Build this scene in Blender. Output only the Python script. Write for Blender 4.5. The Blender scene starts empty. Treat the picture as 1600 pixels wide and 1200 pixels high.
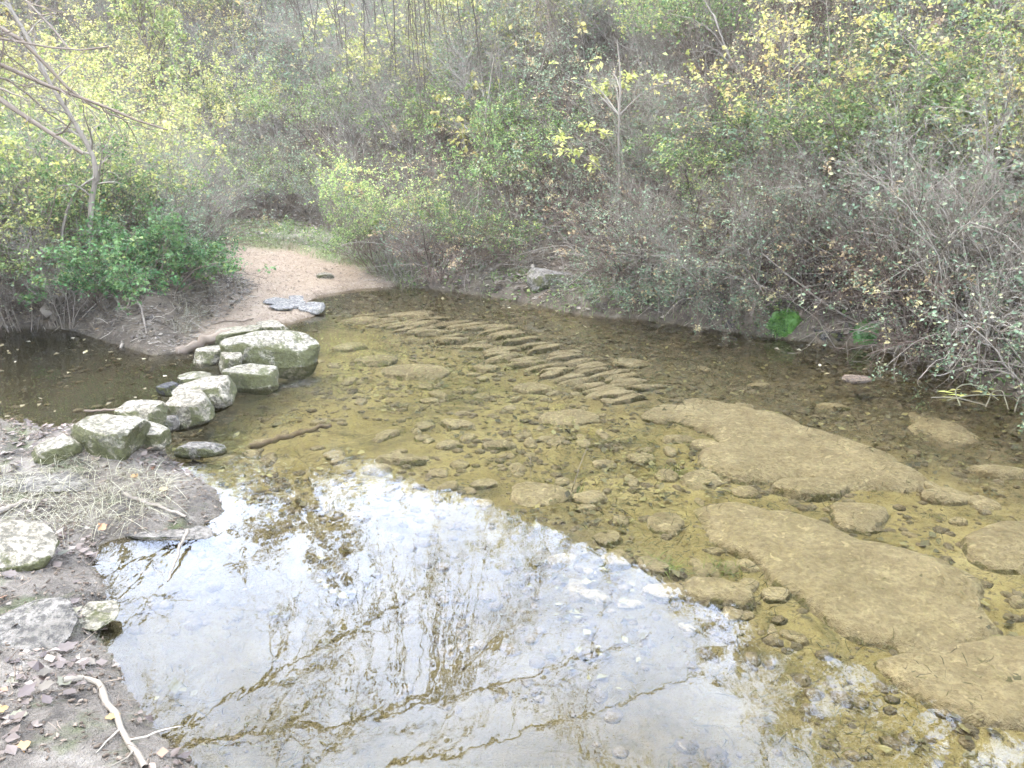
import bpy, bmesh, math, random
import numpy as np
from mathutils import Vector, noise as mnoise
R = math.radians
SC = bpy.context.scene
COL = SC.collection
# ------------------------------------------------------------------ camera
CAM_Z, PITCH, FPX = 1.6, 18.6, 1186.0          # metres, degrees below the horizon, focal length in photo pixels (1600 wide)
cam_d = bpy.data.cameras.new('camera'); cam = bpy.data.objects.new('camera', cam_d); COL.objects.link(cam)
cam.location = (0, 0, CAM_Z); cam.rotation_euler = (R(90 - PITCH), 0, 0)
cam_d.sensor_width = 36.0; cam_d.lens = FPX / 1600 * 36.0; cam_d.clip_start = .05; cam_d.clip_end = 500
SC.camera = cam
# ------------------------------------------------------------------ sky, sun, exposure
SUN_EL, SUN_AZ = 54, -72                       # azimuth from +Y, negative = left
world = bpy.data.worlds.new('World'); SC.world = world; world.use_nodes = True
nt = world.node_tree; nt.nodes.clear()
def N(nt, typ, **kw):
    n = nt.nodes.new(typ)
    for k, v in kw.items(): setattr(n, k, v)
    return n
wo = N(nt, 'ShaderNodeOutputWorld'); bg = N(nt, 'ShaderNodeBackground'); sky = N(nt, 'ShaderNodeTexSky', sky_type='NISHITA')
sky.sun_disc = False; sky.sun_elevation = R(SUN_EL); sky.sun_rotation = R(SUN_AZ); sky.dust_density = 2.5; sky.air_density = 1.0
tc = N(nt, 'ShaderNodeTexCoord'); cn = N(nt, 'ShaderNodeTexNoise'); cr = N(nt, 'ShaderNodeValToRGB'); mx = N(nt, 'ShaderNodeMixRGB')
cn.inputs['Scale'].default_value = 2.6; cn.inputs['Detail'].default_value = 9; cn.inputs['Roughness'].default_value = .62; cn.inputs['Distortion'].default_value = .6
cr.color_ramp.elements[0].position = .30; cr.color_ramp.elements[0].color = (.2, .2, .2, 1)
cr.color_ramp.elements[1].position = .60; cr.color_ramp.elements[1].color = (.9, .9, .9, 1)
mx.inputs[2].default_value = (10.4, 12.2, 16.4, 1)
nt.links.new(tc.outputs['Generated'], cn.inputs['Vector']); nt.links.new(cn.outputs['Fac'], cr.inputs['Fac'])
nt.links.new(cr.outputs['Color'], mx.inputs[0]); nt.links.new(sky.outputs['Color'], mx.inputs[1])
nt.links.new(mx.outputs['Color'], bg.inputs['Color']); nt.links.new(bg.outputs['Background'], wo.inputs['Surface'])
bg.inputs['Strength'].default_value = .15
sun_d = bpy.data.lights.new('sun', 'SUN'); sun = bpy.data.objects.new('sun', sun_d); COL.objects.link(sun)
sun_d.energy = .6; sun_d.angle = R(24); sun_d.color = (1, .92, .78)
sv = Vector((math.sin(R(SUN_AZ)) * math.cos(R(SUN_EL)), math.cos(R(SUN_AZ)) * math.cos(R(SUN_EL)), math.sin(R(SUN_EL))))
sun.rotation_euler = sv.to_track_quat('Z', 'Y').to_euler()
SC.view_settings.view_transform = 'Standard'; SC.view_settings.look = 'None'; SC.view_settings.gamma = 1
SC.view_settings.exposure = 3.28
HAZE = .0016                                    # air density per metre
SC.render.engine = 'CYCLES'
cy = SC.cycles
cy.use_denoising = True; cy.max_bounces = 5; cy.transparent_max_bounces = 8; cy.diffuse_bounces = 2; cy.use_adaptive_sampling = True; cy.adaptive_threshold = .045; cy.glossy_bounces = 3
cy.transmission_bounces = 3; cy.caustics_reflective = False; cy.caustics_refractive = False; cy.sample_clamp_indirect = 8

# ------------------------------------------------------------------ small tools
def ray(px, py):
    """direction of the photo pixel"""
    p = R(PITCH); u, v = (px - 800) / FPX, -(py - 600) / FPX
    return np.array([u, math.cos(p) + v * math.sin(p), -math.sin(p) + v * math.cos(p)])
def G(px, py, z=0.0):
    """where the pixel's ray meets height z"""
    d = ray(px, py); t = (z - CAM_Z) / d[2]
    return np.array([d[0] * t, d[1] * t, z])
def D(px, py, y):
    """point of the pixel's ray at the distance y"""
    d = ray(px, py); t = y / d[1]
    return np.array([d[0] * t, y, CAM_Z + d[2] * t])
def sm(a, b, x):
    t = np.clip((x - a) / (b - a), 0, 1); return t * t * (3 - 2 * t)
_tab = np.random.RandomState(5).rand(257, 257)
def vn(x, y, sc=1.0, seed=0):
    """value noise -1..1 on arrays"""
    x = np.asarray(x, float) * sc + 37.3 * seed + 500; y = np.asarray(y, float) * sc + 17.9 * seed + 500
    xi, yi = np.floor(x).astype(int), np.floor(y).astype(int); fx, fy = x - xi, y - yi
    fx = fx * fx * (3 - 2 * fx); fy = fy * fy * (3 - 2 * fy)
    g = lambda i, j: _tab[i % 257, j % 257]
    a = g(xi, yi) * (1 - fx) + g(xi + 1, yi) * fx; b = g(xi, yi + 1) * (1 - fx) + g(xi + 1, yi + 1) * fx
    return (a * (1 - fy) + b * fy) * 2 - 1
def fbm(x, y, sc=1.0, seed=0, o=4):
    s, a, t = 0, 1.0, 0
    for k in range(o): s = s + a * vn(x, y, sc * 2 ** k, seed + k); t += a; a *= .5
    return s / t
def mesh(name, V, F, smooth=True):
    V = np.asarray(V, np.float32); F = np.asarray(F, np.int32)
    me = bpy.data.meshes.new(name); n, k = F.shape
    me.vertices.add(len(V)); me.vertices.foreach_set('co', V.ravel())
    me.loops.add(n * k); me.loops.foreach_set('vertex_index', F.ravel())
    me.polygons.add(n); me.polygons.foreach_set('loop_start', np.arange(0, n * k, k, dtype=np.int32))
    me.polygons.foreach_set('loop_total', np.full(n, k, np.int32))
    me.update(calc_edges=True); me.validate()
    me.polygons.foreach_set('use_smooth', np.full(len(me.polygons), smooth))
    return me
def obj(name, me, mat=None, parent=None, loc=None, rot=None, scale=None):
    if mat is not None and len(me.materials) == 0: me.materials.append(mat)
    o = bpy.data.objects.new(name, me); COL.objects.link(o)
    if parent: o.parent = parent
    if loc is not None: o.location = [float(c) for c in loc]
    if rot is not None: o.rotation_euler = rot
    if scale is not None: o.scale = scale
    return o
def tag(o, label=None, cat=None, group=None, kind=None):
    for k, v in (('label', label), ('category', cat), ('group', group), ('kind', kind)):
        if v: o[k] = v
    return o
def empty(name, loc=(0, 0, 0)):
    o = bpy.data.objects.new(name, None); COL.objects.link(o); o.location = [float(c) for c in loc]; o.empty_display_size = .1
    return o

# ------------------------------------------------------------------ materials
def dim(stops, k): return [(p, tuple(c * k for c in col)) for p, col in stops]
def new_mat(name):
    m = bpy.data.materials.new(name); m.use_nodes = True; m.node_tree.nodes.clear()
    return m, m.node_tree
def ramp(nt, stops, src, interp='LINEAR'):
    r = N(nt, 'ShaderNodeValToRGB'); e = r.color_ramp.elements; r.color_ramp.interpolation = interp
    while len(e) > 1: e.remove(e[-1])
    e[0].position = stops[0][0]; e[0].color = (*stops[0][1], 1)
    for p, c in stops[1:]:
        x = e.new(p); x.color = (*c, 1)
    nt.links.new(src, r.inputs['Fac']); return r.outputs['Color']
def noise(nt, vec, scale, detail=5, rough=.55, dist=0.0):
    n = N(nt, 'ShaderNodeTexNoise'); n.inputs['Scale'].default_value = scale; n.inputs['Detail'].default_value = detail
    n.inputs['Roughness'].default_value = rough; n.inputs['Distortion'].default_value = dist
    if vec is not None: nt.links.new(vec, n.inputs['Vector'])
    return n.outputs['Fac']
def mixc(nt, fac, a, b, mode='MIX'):
    m = N(nt, 'ShaderNodeMixRGB', blend_type=mode)
    for i, s in ((0, fac), (1, a), (2, b)):
        if isinstance(s, (int, float)): m.inputs[i].default_value = s if i == 0 else (s, s, s, 1)
        elif isinstance(s, tuple): m.inputs[i].default_value = (*s, 1)
        else: nt.links.new(s, m.inputs[i])
    return m.outputs[0]
def math_(nt, op, a, b=None, clamp=False):
    m = N(nt, 'ShaderNodeMath', operation=op, use_clamp=clamp)
    for i, s in ((0, a), (1, b)):
        if s is None: continue
        if isinstance(s, (int, float)): m.inputs[i].default_value = s
        else: nt.links.new(s, m.inputs[i])
    return m.outputs[0]
def attr(nt, name):
    a = N(nt, 'ShaderNodeAttribute'); a.attribute_name = name; return a.outputs['Fac']
def finish(nt, col, rough=.9, bump=None, bstr=.4, bdist=.02, spec=.2):
    p = N(nt, 'ShaderNodeBsdfPrincipled'); o = N(nt, 'ShaderNodeOutputMaterial')
    nt.links.new(col, p.inputs['Base Color'])
    if isinstance(rough, float): p.inputs['Roughness'].default_value = rough
    else: nt.links.new(rough, p.inputs['Roughness'])
    p.inputs['Specular IOR Level'].default_value = spec
    if bump is not None:
        b = N(nt, 'ShaderNodeBump'); b.inputs['Strength'].default_value = bstr; b.inputs['Distance'].default_value = bdist
        nt.links.new(bump, b.inputs['Height']); nt.links.new(b.outputs['Normal'], p.inputs['Normal'])
    nt.links.new(p.outputs[0], o.inputs['Surface'])
def leaf_mat(name, stops, trans=.45, vary=.12):
    """leaves: each leaf takes its own tone, each plant a slight shift; thin, so light comes through"""
    m, nt = new_mat(name)
    g = N(nt, 'ShaderNodeNewGeometry'); c = ramp(nt, dim(stops, .84), g.outputs['Random Per Island'])
    oi = N(nt, 'ShaderNodeObjectInfo'); hs = N(nt, 'ShaderNodeHueSaturation')
    mr = N(nt, 'ShaderNodeMapRange'); mr.inputs['To Min'].default_value = .5 - vary * .10; mr.inputs['To Max'].default_value = .5 + vary * .3
    nt.links.new(oi.outputs['Random'], mr.inputs['Value']); nt.links.new(mr.outputs[0], hs.inputs['Hue']); nt.links.new(c, hs.inputs['Color'])
    mv = N(nt, 'ShaderNodeMapRange'); mv.inputs['To Min'].default_value = 1 - 2 * vary; mv.inputs['To Max'].default_value = 1 + 2 * vary
    sep = math_(nt, 'FRACT', math_(nt, 'MULTIPLY', oi.outputs['Random'], 7.31)); nt.links.new(sep, mv.inputs['Value']); nt.links.new(mv.outputs[0], hs.inputs['Value'])
    d = N(nt, 'ShaderNodeBsdfPrincipled'); d.inputs['Roughness'].default_value = .55; d.inputs['Specular IOR Level'].default_value = .3
    t = N(nt, 'ShaderNodeBsdfTranslucent'); s = N(nt, 'ShaderNodeMixShader'); s.inputs[0].default_value = trans; o = N(nt, 'ShaderNodeOutputMaterial')
    nt.links.new(hs.outputs[0], d.inputs['Base Color']); nt.links.new(hs.outputs[0], t.inputs['Color'])
    nt.links.new(d.outputs[0], s.inputs[1]); nt.links.new(t.outputs[0], s.inputs[2]); nt.links.new(s.outputs[0], o.inputs['Surface'])
    return m
def bark_mat(name, a, b, c):
    m, nt = new_mat(name)
    g = N(nt, 'ShaderNodeNewGeometry'); t = N(nt, 'ShaderNodeTexCoord')
    col = ramp(nt, dim([(0, a), (.55, b), (1, c)], .70), g.outputs['Random Per Island'])
    n = noise(nt, t.outputs['Object'], 22, 2, .6)
    col = mixc(nt, n, mixc(nt, .45, col, (.03, .025, .02)), col)
    finish(nt, col, .9, n, .5, .004)
    return m
def rock_mat(name, pale, dark, moss=(.085, .082, .018), moss_lo=.50, k=.55, pits=1.0):
    pale, dark, moss = (tuple(c * k for c in x) for x in (pale, dark, moss))
    m, nt = new_mat(name)
    t = N(nt, 'ShaderNodeTexCoord'); geo = N(nt, 'ShaderNodeNewGeometry'); oi = N(nt, 'ShaderNodeObjectInfo')
    mp = N(nt, 'ShaderNodeVectorMath', operation='ADD'); nt.links.new(geo.outputs['Position'], mp.inputs[0]); 
    v = mp.outputs[0]
    n1 = noise(nt, v, 6, 5, .68, .4); n2 = noise(nt, v, 38, 4, .7); n3 = noise(nt, v, 9, 4, .7, .6)
    col = ramp(nt, [(.30, dark), (.50, tuple((x + y) / 2 for x, y in zip(pale, dark))), (.66, pale)], n1)
    pit = ramp(nt, [(.42, (.95, .95, .95)), (.56, (.12, .12, .12))], n2); col = mixc(nt, math_(nt, 'MULTIPLY', pit, pits), col, tuple(c * .5 for c in dark)); col = mixc(nt, ramp(nt, [(.62, (0, 0, 0)), (.68, (.7, .7, .7))], noise(nt, v, 17, 3, .6, 1.0)), col, tuple(min(1, c * 1.15) for c in pale))
    sx = N(nt, 'ShaderNodeSeparateXYZ'); nt.links.new(geo.outputs['Normal'], sx.inputs[0])
    flat = N(nt, 'ShaderNodeMapRange'); flat.inputs['From Min'].default_value = .55; flat.inputs['From Max'].default_value = .9
    flat.inputs['To Min'].default_value = .09; flat.inputs['To Max'].default_value = -.10; nt.links.new(sx.outputs['Z'], flat.inputs['Value'])
    mf = ramp(nt, [(moss_lo, (0, 0, 0)), (moss_lo + .09, (1, 1, 1))], math_(nt, 'ADD', n3, flat.outputs[0]))
    mcol = mixc(nt, noise(nt, v, 60, 2, .7), tuple(c * .35 for c in moss), tuple(min(1, c * 1.9) for c in moss))
    col = mixc(nt, math_(nt, 'MULTIPLY', mf, .9), col, mcol)
    finish(nt, col, .85, mixc(nt, .5, n1, n2), 1.0, .05, .25)
    return m
def plain_mat(name, stops, scale=8, rough=.9, bstr=.4):
    m, nt = new_mat(name); g = N(nt, 'ShaderNodeNewGeometry')
    n = noise(nt, g.outputs['Position'], scale, 7, .65); finish(nt, ramp(nt, stops, n), rough, n, bstr, .01)
    return m
# ------------------------------------------------------------------ the lie of the land
WPIX = [(330, 1215), (262, 1150), (205, 1075), (165, 1000), (160, 950), (172, 925), (150, 880), (158, 848), (215, 838), (300, 832), (352, 800), (340, 765), (290, 738), (262, 712),
        (252, 690), (200, 690), (120, 700), (60, 690), (0, 662), (-120, 648), (-420, 640), (-500, 520), (-200, 512), (0, 512), (110, 516), (185, 540), (235, 556), (290, 552), (325, 530),
        (395, 512), (450, 505), (505, 490), (478, 474), (500, 462), (560, 452), (625, 447), (700, 455), (770, 464), (840, 477), (905, 492), (1000, 499), (1100, 513),
        (1200, 527), (1290, 537), (1370, 545), (1440, 565), (1500, 590), (1600, 632), (1750, 690), (2100, 830)]
WPOLY = np.array([G(*p)[:2] for p in WPIX] + [(5.5, .2), (4.5, -1.2), (.3, -.8)])
def sdist(X, Y, P=WPOLY):
    """signed distance to a polygon, + inside"""
    dmin = np.full(X.shape, 1e9); ins = np.zeros(X.shape, bool)
    for i in range(len(P)):
        ax, ay = P[i]; bx, by = P[(i + 1) % len(P)]
        ex, ey = bx - ax, by - ay
        t = np.clip(((X - ax) * ex + (Y - ay) * ey) / (ex * ex + ey * ey + 1e-12), 0, 1)
        dmin = np.minimum(dmin, (X - ax - t * ex) ** 2 + (Y - ay - t * ey) ** 2)
        c = ((ay > Y) != (by > Y)); 
        with np.errstate(divide='ignore', invalid='ignore'): xi = ax + (Y - ay) * ex / (ey if abs(ey) > 1e-12 else 1e-12)
        ins ^= c & (X < xi)
    d = np.sqrt(dmin); return np.where(ins, d, -d)
PPIX = [(355, 392), (450, 402), (560, 425), (640, 447), (560, 456), (490, 470), (515, 492), (430, 512), (330, 532), (290, 540), (290, 522), (340, 490), (385, 455), (350, 425), (330, 405)]
PPOLY = np.array([G(px, py, .05)[:2] for px, py in PPIX] )
GPIX = [(300, 368), (420, 366), (520, 380), (600, 402), (640, 428), (560, 418), (450, 400), (340, 392), (300, 392)]
GPOLY = np.array([G(px, py, .12)[:2] for px, py in GPIX])
HN = np.array([.64, .768]); HT = np.array([-.768, .64]); H0 = np.array([3.2, 4.75])
def hill_s(X, Y): return (X - H0[0]) * HN[0] + (Y - H0[1]) * HN[1], (X - H0[0]) * HT[0] + (Y - H0[1]) * HT[1]
def softplus(x, k): return np.where(x / k > 30, x, k * np.log1p(np.exp(np.clip(x / k, -40, 30))))
def height(X, Y, full=False):
    X = np.asarray(X, float); Y = np.asarray(Y, float)
    d = sdist(X, Y); dp = sdist(X, Y, PPOLY); s, t = hill_s(X, Y)
    # bed
    pool = sm(-1.3, -2.0, X) * sm(3.3, 3.8, Y)
    dep = .015 + (.12 + .10 * pool) * (1 - np.exp(-np.maximum(d, 0) / .30)) + .02 * sm(.5, 2, d)
    bed = -dep + .022 * fbm(X, Y, 2.2, 1) + .008 * fbm(X, Y, 9, 3)
    # banks
    o = np.maximum(-d, 0)
    pathm = sm(-.45, .1, dp)
    near = sm(3.6, 3.0, Y) * sm(.2, -.2, X + .1)
    bh = .42 * (1 - np.exp(-o / .35)) + .06 * o
    bh = bh * (1 - near) + near * (.05 * (1 - np.exp(-o / .10)) + .16 * np.minimum(o, 3))
    bh = bh * (1 - pathm) + pathm * (.10 * (1 - np.exp(-o / .5)) + .01 * o)
    foot = .25 + .10 * np.clip(t, 0, 20)
    farm = sm(-.6, .1, s)
    bh = bh * (1 - farm) + farm * np.minimum(bh, .14 + .04 * o)
    h1 = .84 * softplus(s - foot, .12); h1 = np.where(h1 > 17, 17 + (h1 - 17) * .15, h1)
    h2 = .60 * softplus(Y - 14.0, .8); h2 = np.where(h2 > 13, 13 + (h2 - 13) * .15, h2)
    h3 = .55 * softplus(-X - 9.5, .8); h3 = np.where(h3 > 11, 11 + (h3 - 11) * .15, h3)
    hill = np.maximum(h1, np.maximum(h2, h3))
    land = bh + hill + (.025 * fbm(X, Y, 1.7, 7) + .012 * fbm(X, Y, 8, 9)) * (1 - .6 * pathm) * sm(0, .25, o) + .35 * fbm(X, Y, .35, 11) * sm(.5, 3, hill)
    z = np.where(d > 0, bed, np.maximum(land, -.012 + .05 * sm(0, .06, o)))
    return (z, d, dp, s, t, hill) if full else z
def zat(x, y): return float(height(np.array([x]), np.array([y]))[0])
def hit(px, py, tmax=80, under=False):
    """where the pixel's ray meets the land (or the water, unless under)"""
    d = ray(px, py); ts = np.concatenate([np.linspace(.6, 16, 1500), np.linspace(16, tmax, 1200)])
    P = np.array([0, 0, CAM_Z]) + ts[:, None] * d
    z = height(P[:, 0], P[:, 1])
    if not under: z = np.maximum(z, 0)
    k = np.argmax(P[:, 2] < z)
    return P[k] if P[k, 2] < z[k] else P[-1]
# one vertex lattice, cut into the pieces of the setting
def lattice(a, lo, hi, b, fine, grow):
    c = list(np.arange(lo, hi, fine)); st = fine
    while c[-1] < b: st *= grow; c.append(c[-1] + st)
    st = fine; l = []; x = lo
    while x > a: st *= grow; x -= st; l.append(x)
    return np.array(l[::-1] + c)
xs = lattice(-45, -4.2, 4.4, 45, .036, 1.09); ys = lattice(-8, .8, 9.2, 60, .036, 1.07)
GX, GY = np.meshgrid(xs, ys); nx, ny = len(xs), len(ys)
GZ, gd, gdp, gs, gt, ghill = height(GX.ravel(), GY.ravel(), True)
gx, gy = GX.ravel(), GY.ravel()
V = np.stack([gx, gy, GZ], 1)
ii, jj = np.meshgrid(np.arange(nx - 1), np.arange(ny - 1)); q = (jj * nx + ii).ravel()
F = np.stack([q, q + 1, q + nx + 1, q + nx], 1)
fc_d = gd[F].mean(1); fc_p = gdp[F].mean(1); fc_h = ghill[F].mean(1); fc_y = gy[F].mean(1)
cls = np.where(fc_d > 0, 0, np.where(fc_p > 0, 1, np.where((fc_h > .18) & (fc_y > 3.2), 2, np.where((fc_y < 3.9), 3, 4))))
ggr = sdist(gx, gy, GPOLY)
A = {'sand': sm(-.12, .12, gdp + .12 * fbm(gx, gy, 3, 21)) , 'grass': sm(-.15, .15, ggr + .15 * fbm(gx, gy, 2, 23)),
     'wet': sm(-.35, 0, gd + .1 * fbm(gx, gy, 4, 25)), 'bed': sm(-.02, .03, gd), 'hill': sm(.1, .5, ghill),
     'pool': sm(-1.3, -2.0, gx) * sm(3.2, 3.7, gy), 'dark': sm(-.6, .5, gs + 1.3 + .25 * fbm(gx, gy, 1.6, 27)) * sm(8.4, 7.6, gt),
     'reflect_dark': sm(3.6, 2.6, gy + .25 * fbm(gx, gy, 1.5, 29)) * sm(1.3, .4, gx + .35 * (gy - 2.0) + .3 * fbm(gx, gy, 1.2, 33)),
     'near': sm(3.7, 3.2, gy) * sm(.4, -.2, gx)}
def ground_material():
    m, nt = new_mat('ground_earth'); geo = N(nt, 'ShaderNodeNewGeometry'); v = geo.outputs['Position']
    n1 = noise(nt, v, 1.6, 4, .65, .5); n2 = noise(nt, v, 7, 5, .72, .3); n3 = noise(nt, v, 34, 4, .72); n4 = noise(nt, v, 120, 2, .7)
    earth = ramp(nt, dim([(.3, (.04, .028, .016)), (.5, (.115, .085, .052)), (.7, (.21, .165, .105))], 0.55), n2)
    mud = ramp(nt, dim([(.32, (.07, .056, .038)), (.46, (.19, .155, .112)), (.58, (.30, .25, .185)), (.70, (.40, .345, .27))], 0.40), n2)
    mud = mixc(nt, ramp(nt, [(.55, (0, 0, 0)), (.68, (.8, .8, .8))], noise(nt, v, 3.1, 4, .7)), mud, mixc(nt, n3, (.02, .028, .007), (.075, .085, .022)))
    earth = mixc(nt, attr(nt, 'near'), earth, mud)
    sand = ramp(nt, dim([(.30, (.28, .19, .105)), (.48, (.54, .385, .235)), (.70, (.78, .60, .405))], 0.29), mixc(nt, .5, n2, n3))
    turf = ramp(nt, dim([(.3, (.06, .075, .02)), (.7, (.13, .16, .05))], 0.7), n3)
    c = mixc(nt, attr(nt, 'grass'), earth, turf); c = mixc(nt, attr(nt, 'sand'), c, sand)
    c = mixc(nt, math_(nt, 'MULTIPLY', attr(nt, 'wet'), .45), c, mixc(nt, .5, c, (.03, .024, .016)))
    silt = ramp(nt, dim([(.28, (.12, .092, .026)), (.42, (.25, .20, .068)), (.58, (.36, .295, .125)), (.75, (.45, .38, .20))], 0.46), mixc(nt, .45, n1, n2))
    silt = mixc(nt, ramp(nt, [(.50, (0, 0, 0)), (.66, (.85, .85, .85))], noise(nt, v, 2.7, 6, .74, .8)), silt, mixc(nt, n3, (.018, .017, .005), (.068, .062, .018)))
    silt = mixc(nt, ramp(nt, [(.56, (0, 0, 0)), (.64, (1, 1, 1))], noise(nt, v, 19, 4, .75, 1.5)), silt, mixc(nt, .35, (.016, .013, .008), silt))
    deb = ramp(nt, dim([(.35, (.03, .025, .014)), (.5, (.085, .066, .036)), (.62, (.22, .17, .10))], 0.5), mixc(nt, .6, n3, n2))
    dk = math_(nt, 'MULTIPLY', attr(nt, 'dark'), ramp(nt, [(.3, (.25, .25, .25)), (.5, (.85, .85, .85))], n2))
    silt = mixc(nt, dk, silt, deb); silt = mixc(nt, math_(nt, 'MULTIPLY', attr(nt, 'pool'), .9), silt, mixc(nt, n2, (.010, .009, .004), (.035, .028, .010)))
    silt = mixc(nt, math_(nt, 'MULTIPLY', attr(nt, 'reflect_dark'), .7), silt, mixc(nt, n2, (.022, .018, .009), (.085, .068, .036)))  # near-left bed darkened in colour so the sky reflection shows stronger
    c = mixc(nt, attr(nt, 'bed'), c, silt)
    finish(nt, c, .88, mixc(nt, .4, n3, n4), 1.0, .035, .25)
    return m
M = {'ground': ground_material()}
def piece(name, k, parent=None):
    f = F[cls == k]; u, inv = np.unique(f, return_inverse=True)
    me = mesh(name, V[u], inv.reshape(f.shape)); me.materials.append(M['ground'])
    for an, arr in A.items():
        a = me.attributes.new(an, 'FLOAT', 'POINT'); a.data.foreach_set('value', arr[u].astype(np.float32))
    return tag(obj(name, me), kind='structure')
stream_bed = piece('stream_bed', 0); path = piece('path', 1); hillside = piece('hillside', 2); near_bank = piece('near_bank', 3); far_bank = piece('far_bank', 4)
# water: clear, a little brown, mirror of the sky at its surface
m, nt = new_mat('stream_water'); geo = N(nt, 'ShaderNodeNewGeometry')
mp = N(nt, 'ShaderNodeMapping'); mp.inputs['Scale'].default_value = (1, .55, 1); nt.links.new(geo.outputs['Position'], mp.inputs['Vector'])
b = N(nt, 'ShaderNodeBump'); b.inputs['Strength'].default_value = .13; b.inputs['Distance'].default_value = .012
nt.links.new(mixc(nt, .3, noise(nt, mp.outputs[0], 5, 2, .4, .3), noise(nt, mp.outputs[0], 19, 2, .4)), b.inputs['Height'])
fr = N(nt, 'ShaderNodeFresnel'); fr.inputs['IOR'].default_value = 1.39; nt.links.new(b.outputs[0], fr.inputs['Normal'])
tr = N(nt, 'ShaderNodeBsdfTransparent'); tr.inputs['Color'].default_value = (.93, .90, .78, 1)
gl = N(nt, 'ShaderNodeBsdfGlossy'); gl.inputs['Roughness'].default_value = .015; nt.links.new(b.outputs[0], gl.inputs['Normal'])
ms = N(nt, 'ShaderNodeMixShader'); o = N(nt, 'ShaderNodeOutputMaterial')
nt.links.new(fr.outputs[0], ms.inputs[0]); nt.links.new(tr.outputs[0], ms.inputs[1]); nt.links.new(gl.outputs[0], ms.inputs[2]); nt.links.new(ms.outputs[0], o.inputs['Surface'])
M['water'] = m
wx, wy = np.meshgrid(np.linspace(-8, 8, 60), np.linspace(-2, 11, 60)); qq = (np.arange(59)[:, None] * 60 + np.arange(59)).ravel()
wm = mesh('water', np.stack([wx.ravel(), wy.ravel(), 0 * wx.ravel()], 1), np.stack([qq, qq + 1, qq + 61, qq + 60], 1)); wm.materials.append(m)
# keep only the water over the bed (the land rises above it elsewhere)
wd = sdist(wx.ravel(), wy.ravel()); bmw = bmesh.new(); bmw.from_mesh(wm); bmw.verts.ensure_lookup_table()
bmesh.ops.delete(bmw, geom=[f for f in bmw.faces if all(wd[v_.index] < -.35 for v_ in f.verts)], context='FACES'); bmw.to_mesh(wm); bmw.free()
tag(obj('water', wm), kind='structure')

# ------------------------------------------------------------------ stones
M['stone'] = rock_mat('pale_limestone', (.62, .53, .37), (.28, .235, .15), moss_lo=.52, k=.42)
M['mossy'] = rock_mat('mossy_limestone', (.58, .51, .36), (.24, .205, .125), moss_lo=.45, k=.42)
M['bank_stone'] = rock_mat('muddy_stone', (.46, .40, .31), (.20, .17, .125), moss_lo=.54, k=.38)
M['silt_stone'] = rock_mat('silted_stone', (.56, .46, .28), (.30, .24, .13), moss=(.13, .115, .035), moss_lo=.56, k=.365, pits=.5)
M['pebble'] = rock_mat('silted_pebble', (.50, .40, .24), (.20, .16, .09), moss_lo=.62, k=.27, pits=.4)
M['slate'] = rock_mat('grey_slab', (.54, .48, .39), (.26, .235, .19), moss_lo=.64, k=.38)
M['wet_stone'] = rock_mat('wet_dark_stone', (.10, .09, .075), (.04, .036, .03), moss_lo=.55)
M['pebble_dry'] = rock_mat('reddish_stone', (.46, .34, .22), (.22, .15, .09), moss_lo=.66, k=.34)
def stone_mesh(name, seed, sub=3, k=3.2, cuts=7, rough=.10, flat=.75):
    """a block with worn, uneven faces; unit size, standing on z = -1 .. 1"""
    rg = random.Random(seed); bm = bmesh.new(); bmesh.ops.create_icosphere(bm, subdivisions=sub, radius=1)
    pl = []
    for _ in range(cuts):
        n = Vector((rg.gauss(0, 1), rg.gauss(0, 1), rg.gauss(0, .45))).normalized(); pl.append((n, rg.uniform(.70, .95)))
    pl.append((Vector((rg.uniform(-.12, .12), rg.uniform(-.12, .12), 1)).normalized(), flat))
    off = Vector((seed * 3.1, seed * 1.7, 0))
    for v in bm.verts:
        p = v.co; r = (abs(p.x) ** k + abs(p.y) ** k + abs(p.z) ** k) ** (1 / k); p = p / r * .97
        for n, c in pl:
            e = p.dot(n) - c
            if e > 0: p = p - n * e * .9
        p = p + p.normalized() * rough * (mnoise.noise(p * 1.3 + off) + .5 * mnoise.noise(p * 3.1 + off) + .28 * mnoise.noise(p * 7 + off) + .15 * mnoise.noise(p * 15 + off))
        v.co = p
    me = bpy.data.meshes.new(name); bm.to_mesh(me); bm.free()
    for f in me.polygons: f.use_smooth = True
    return me
def place_stone(name, px0, px1, pyb, hgt, mat, seed, depth=None, rz=0, tilt=(0, 0), sink=.35, sub=4, zb=None, parent=None, k=5.5, rough=.085, flat=.75):
    """a stone whose foot shows between px0 and px1 at the row pyb; its size in metres follows from the ground it lies on"""
    a = hit((px0 + px1) / 2, pyb) if zb is None else G((px0 + px1) / 2, pyb, zb)
    sl = np.linalg.norm(a - np.array([0, 0, CAM_Z])); w = (px1 - px0) / FPX * sl / math.hypot(1, ((px0 + px1) / 2 - 800) / FPX) 
    dpt = depth if depth else w * .6
    me = stone_mesh(name, seed, sub, k, 11, rough, flat); me.materials.append(mat)
    tot = hgt / (1 - sink)                                         # full height, part of it below ground
    c = (a[0], a[1] + dpt * .5, a[2] + hgt - tot * .5 * flat * 1.0)
    return obj(name, me, None, parent, c, (R(tilt[0]), R(tilt[1]), R(rz)), (w * .53, dpt * .55, tot * .5))
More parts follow.
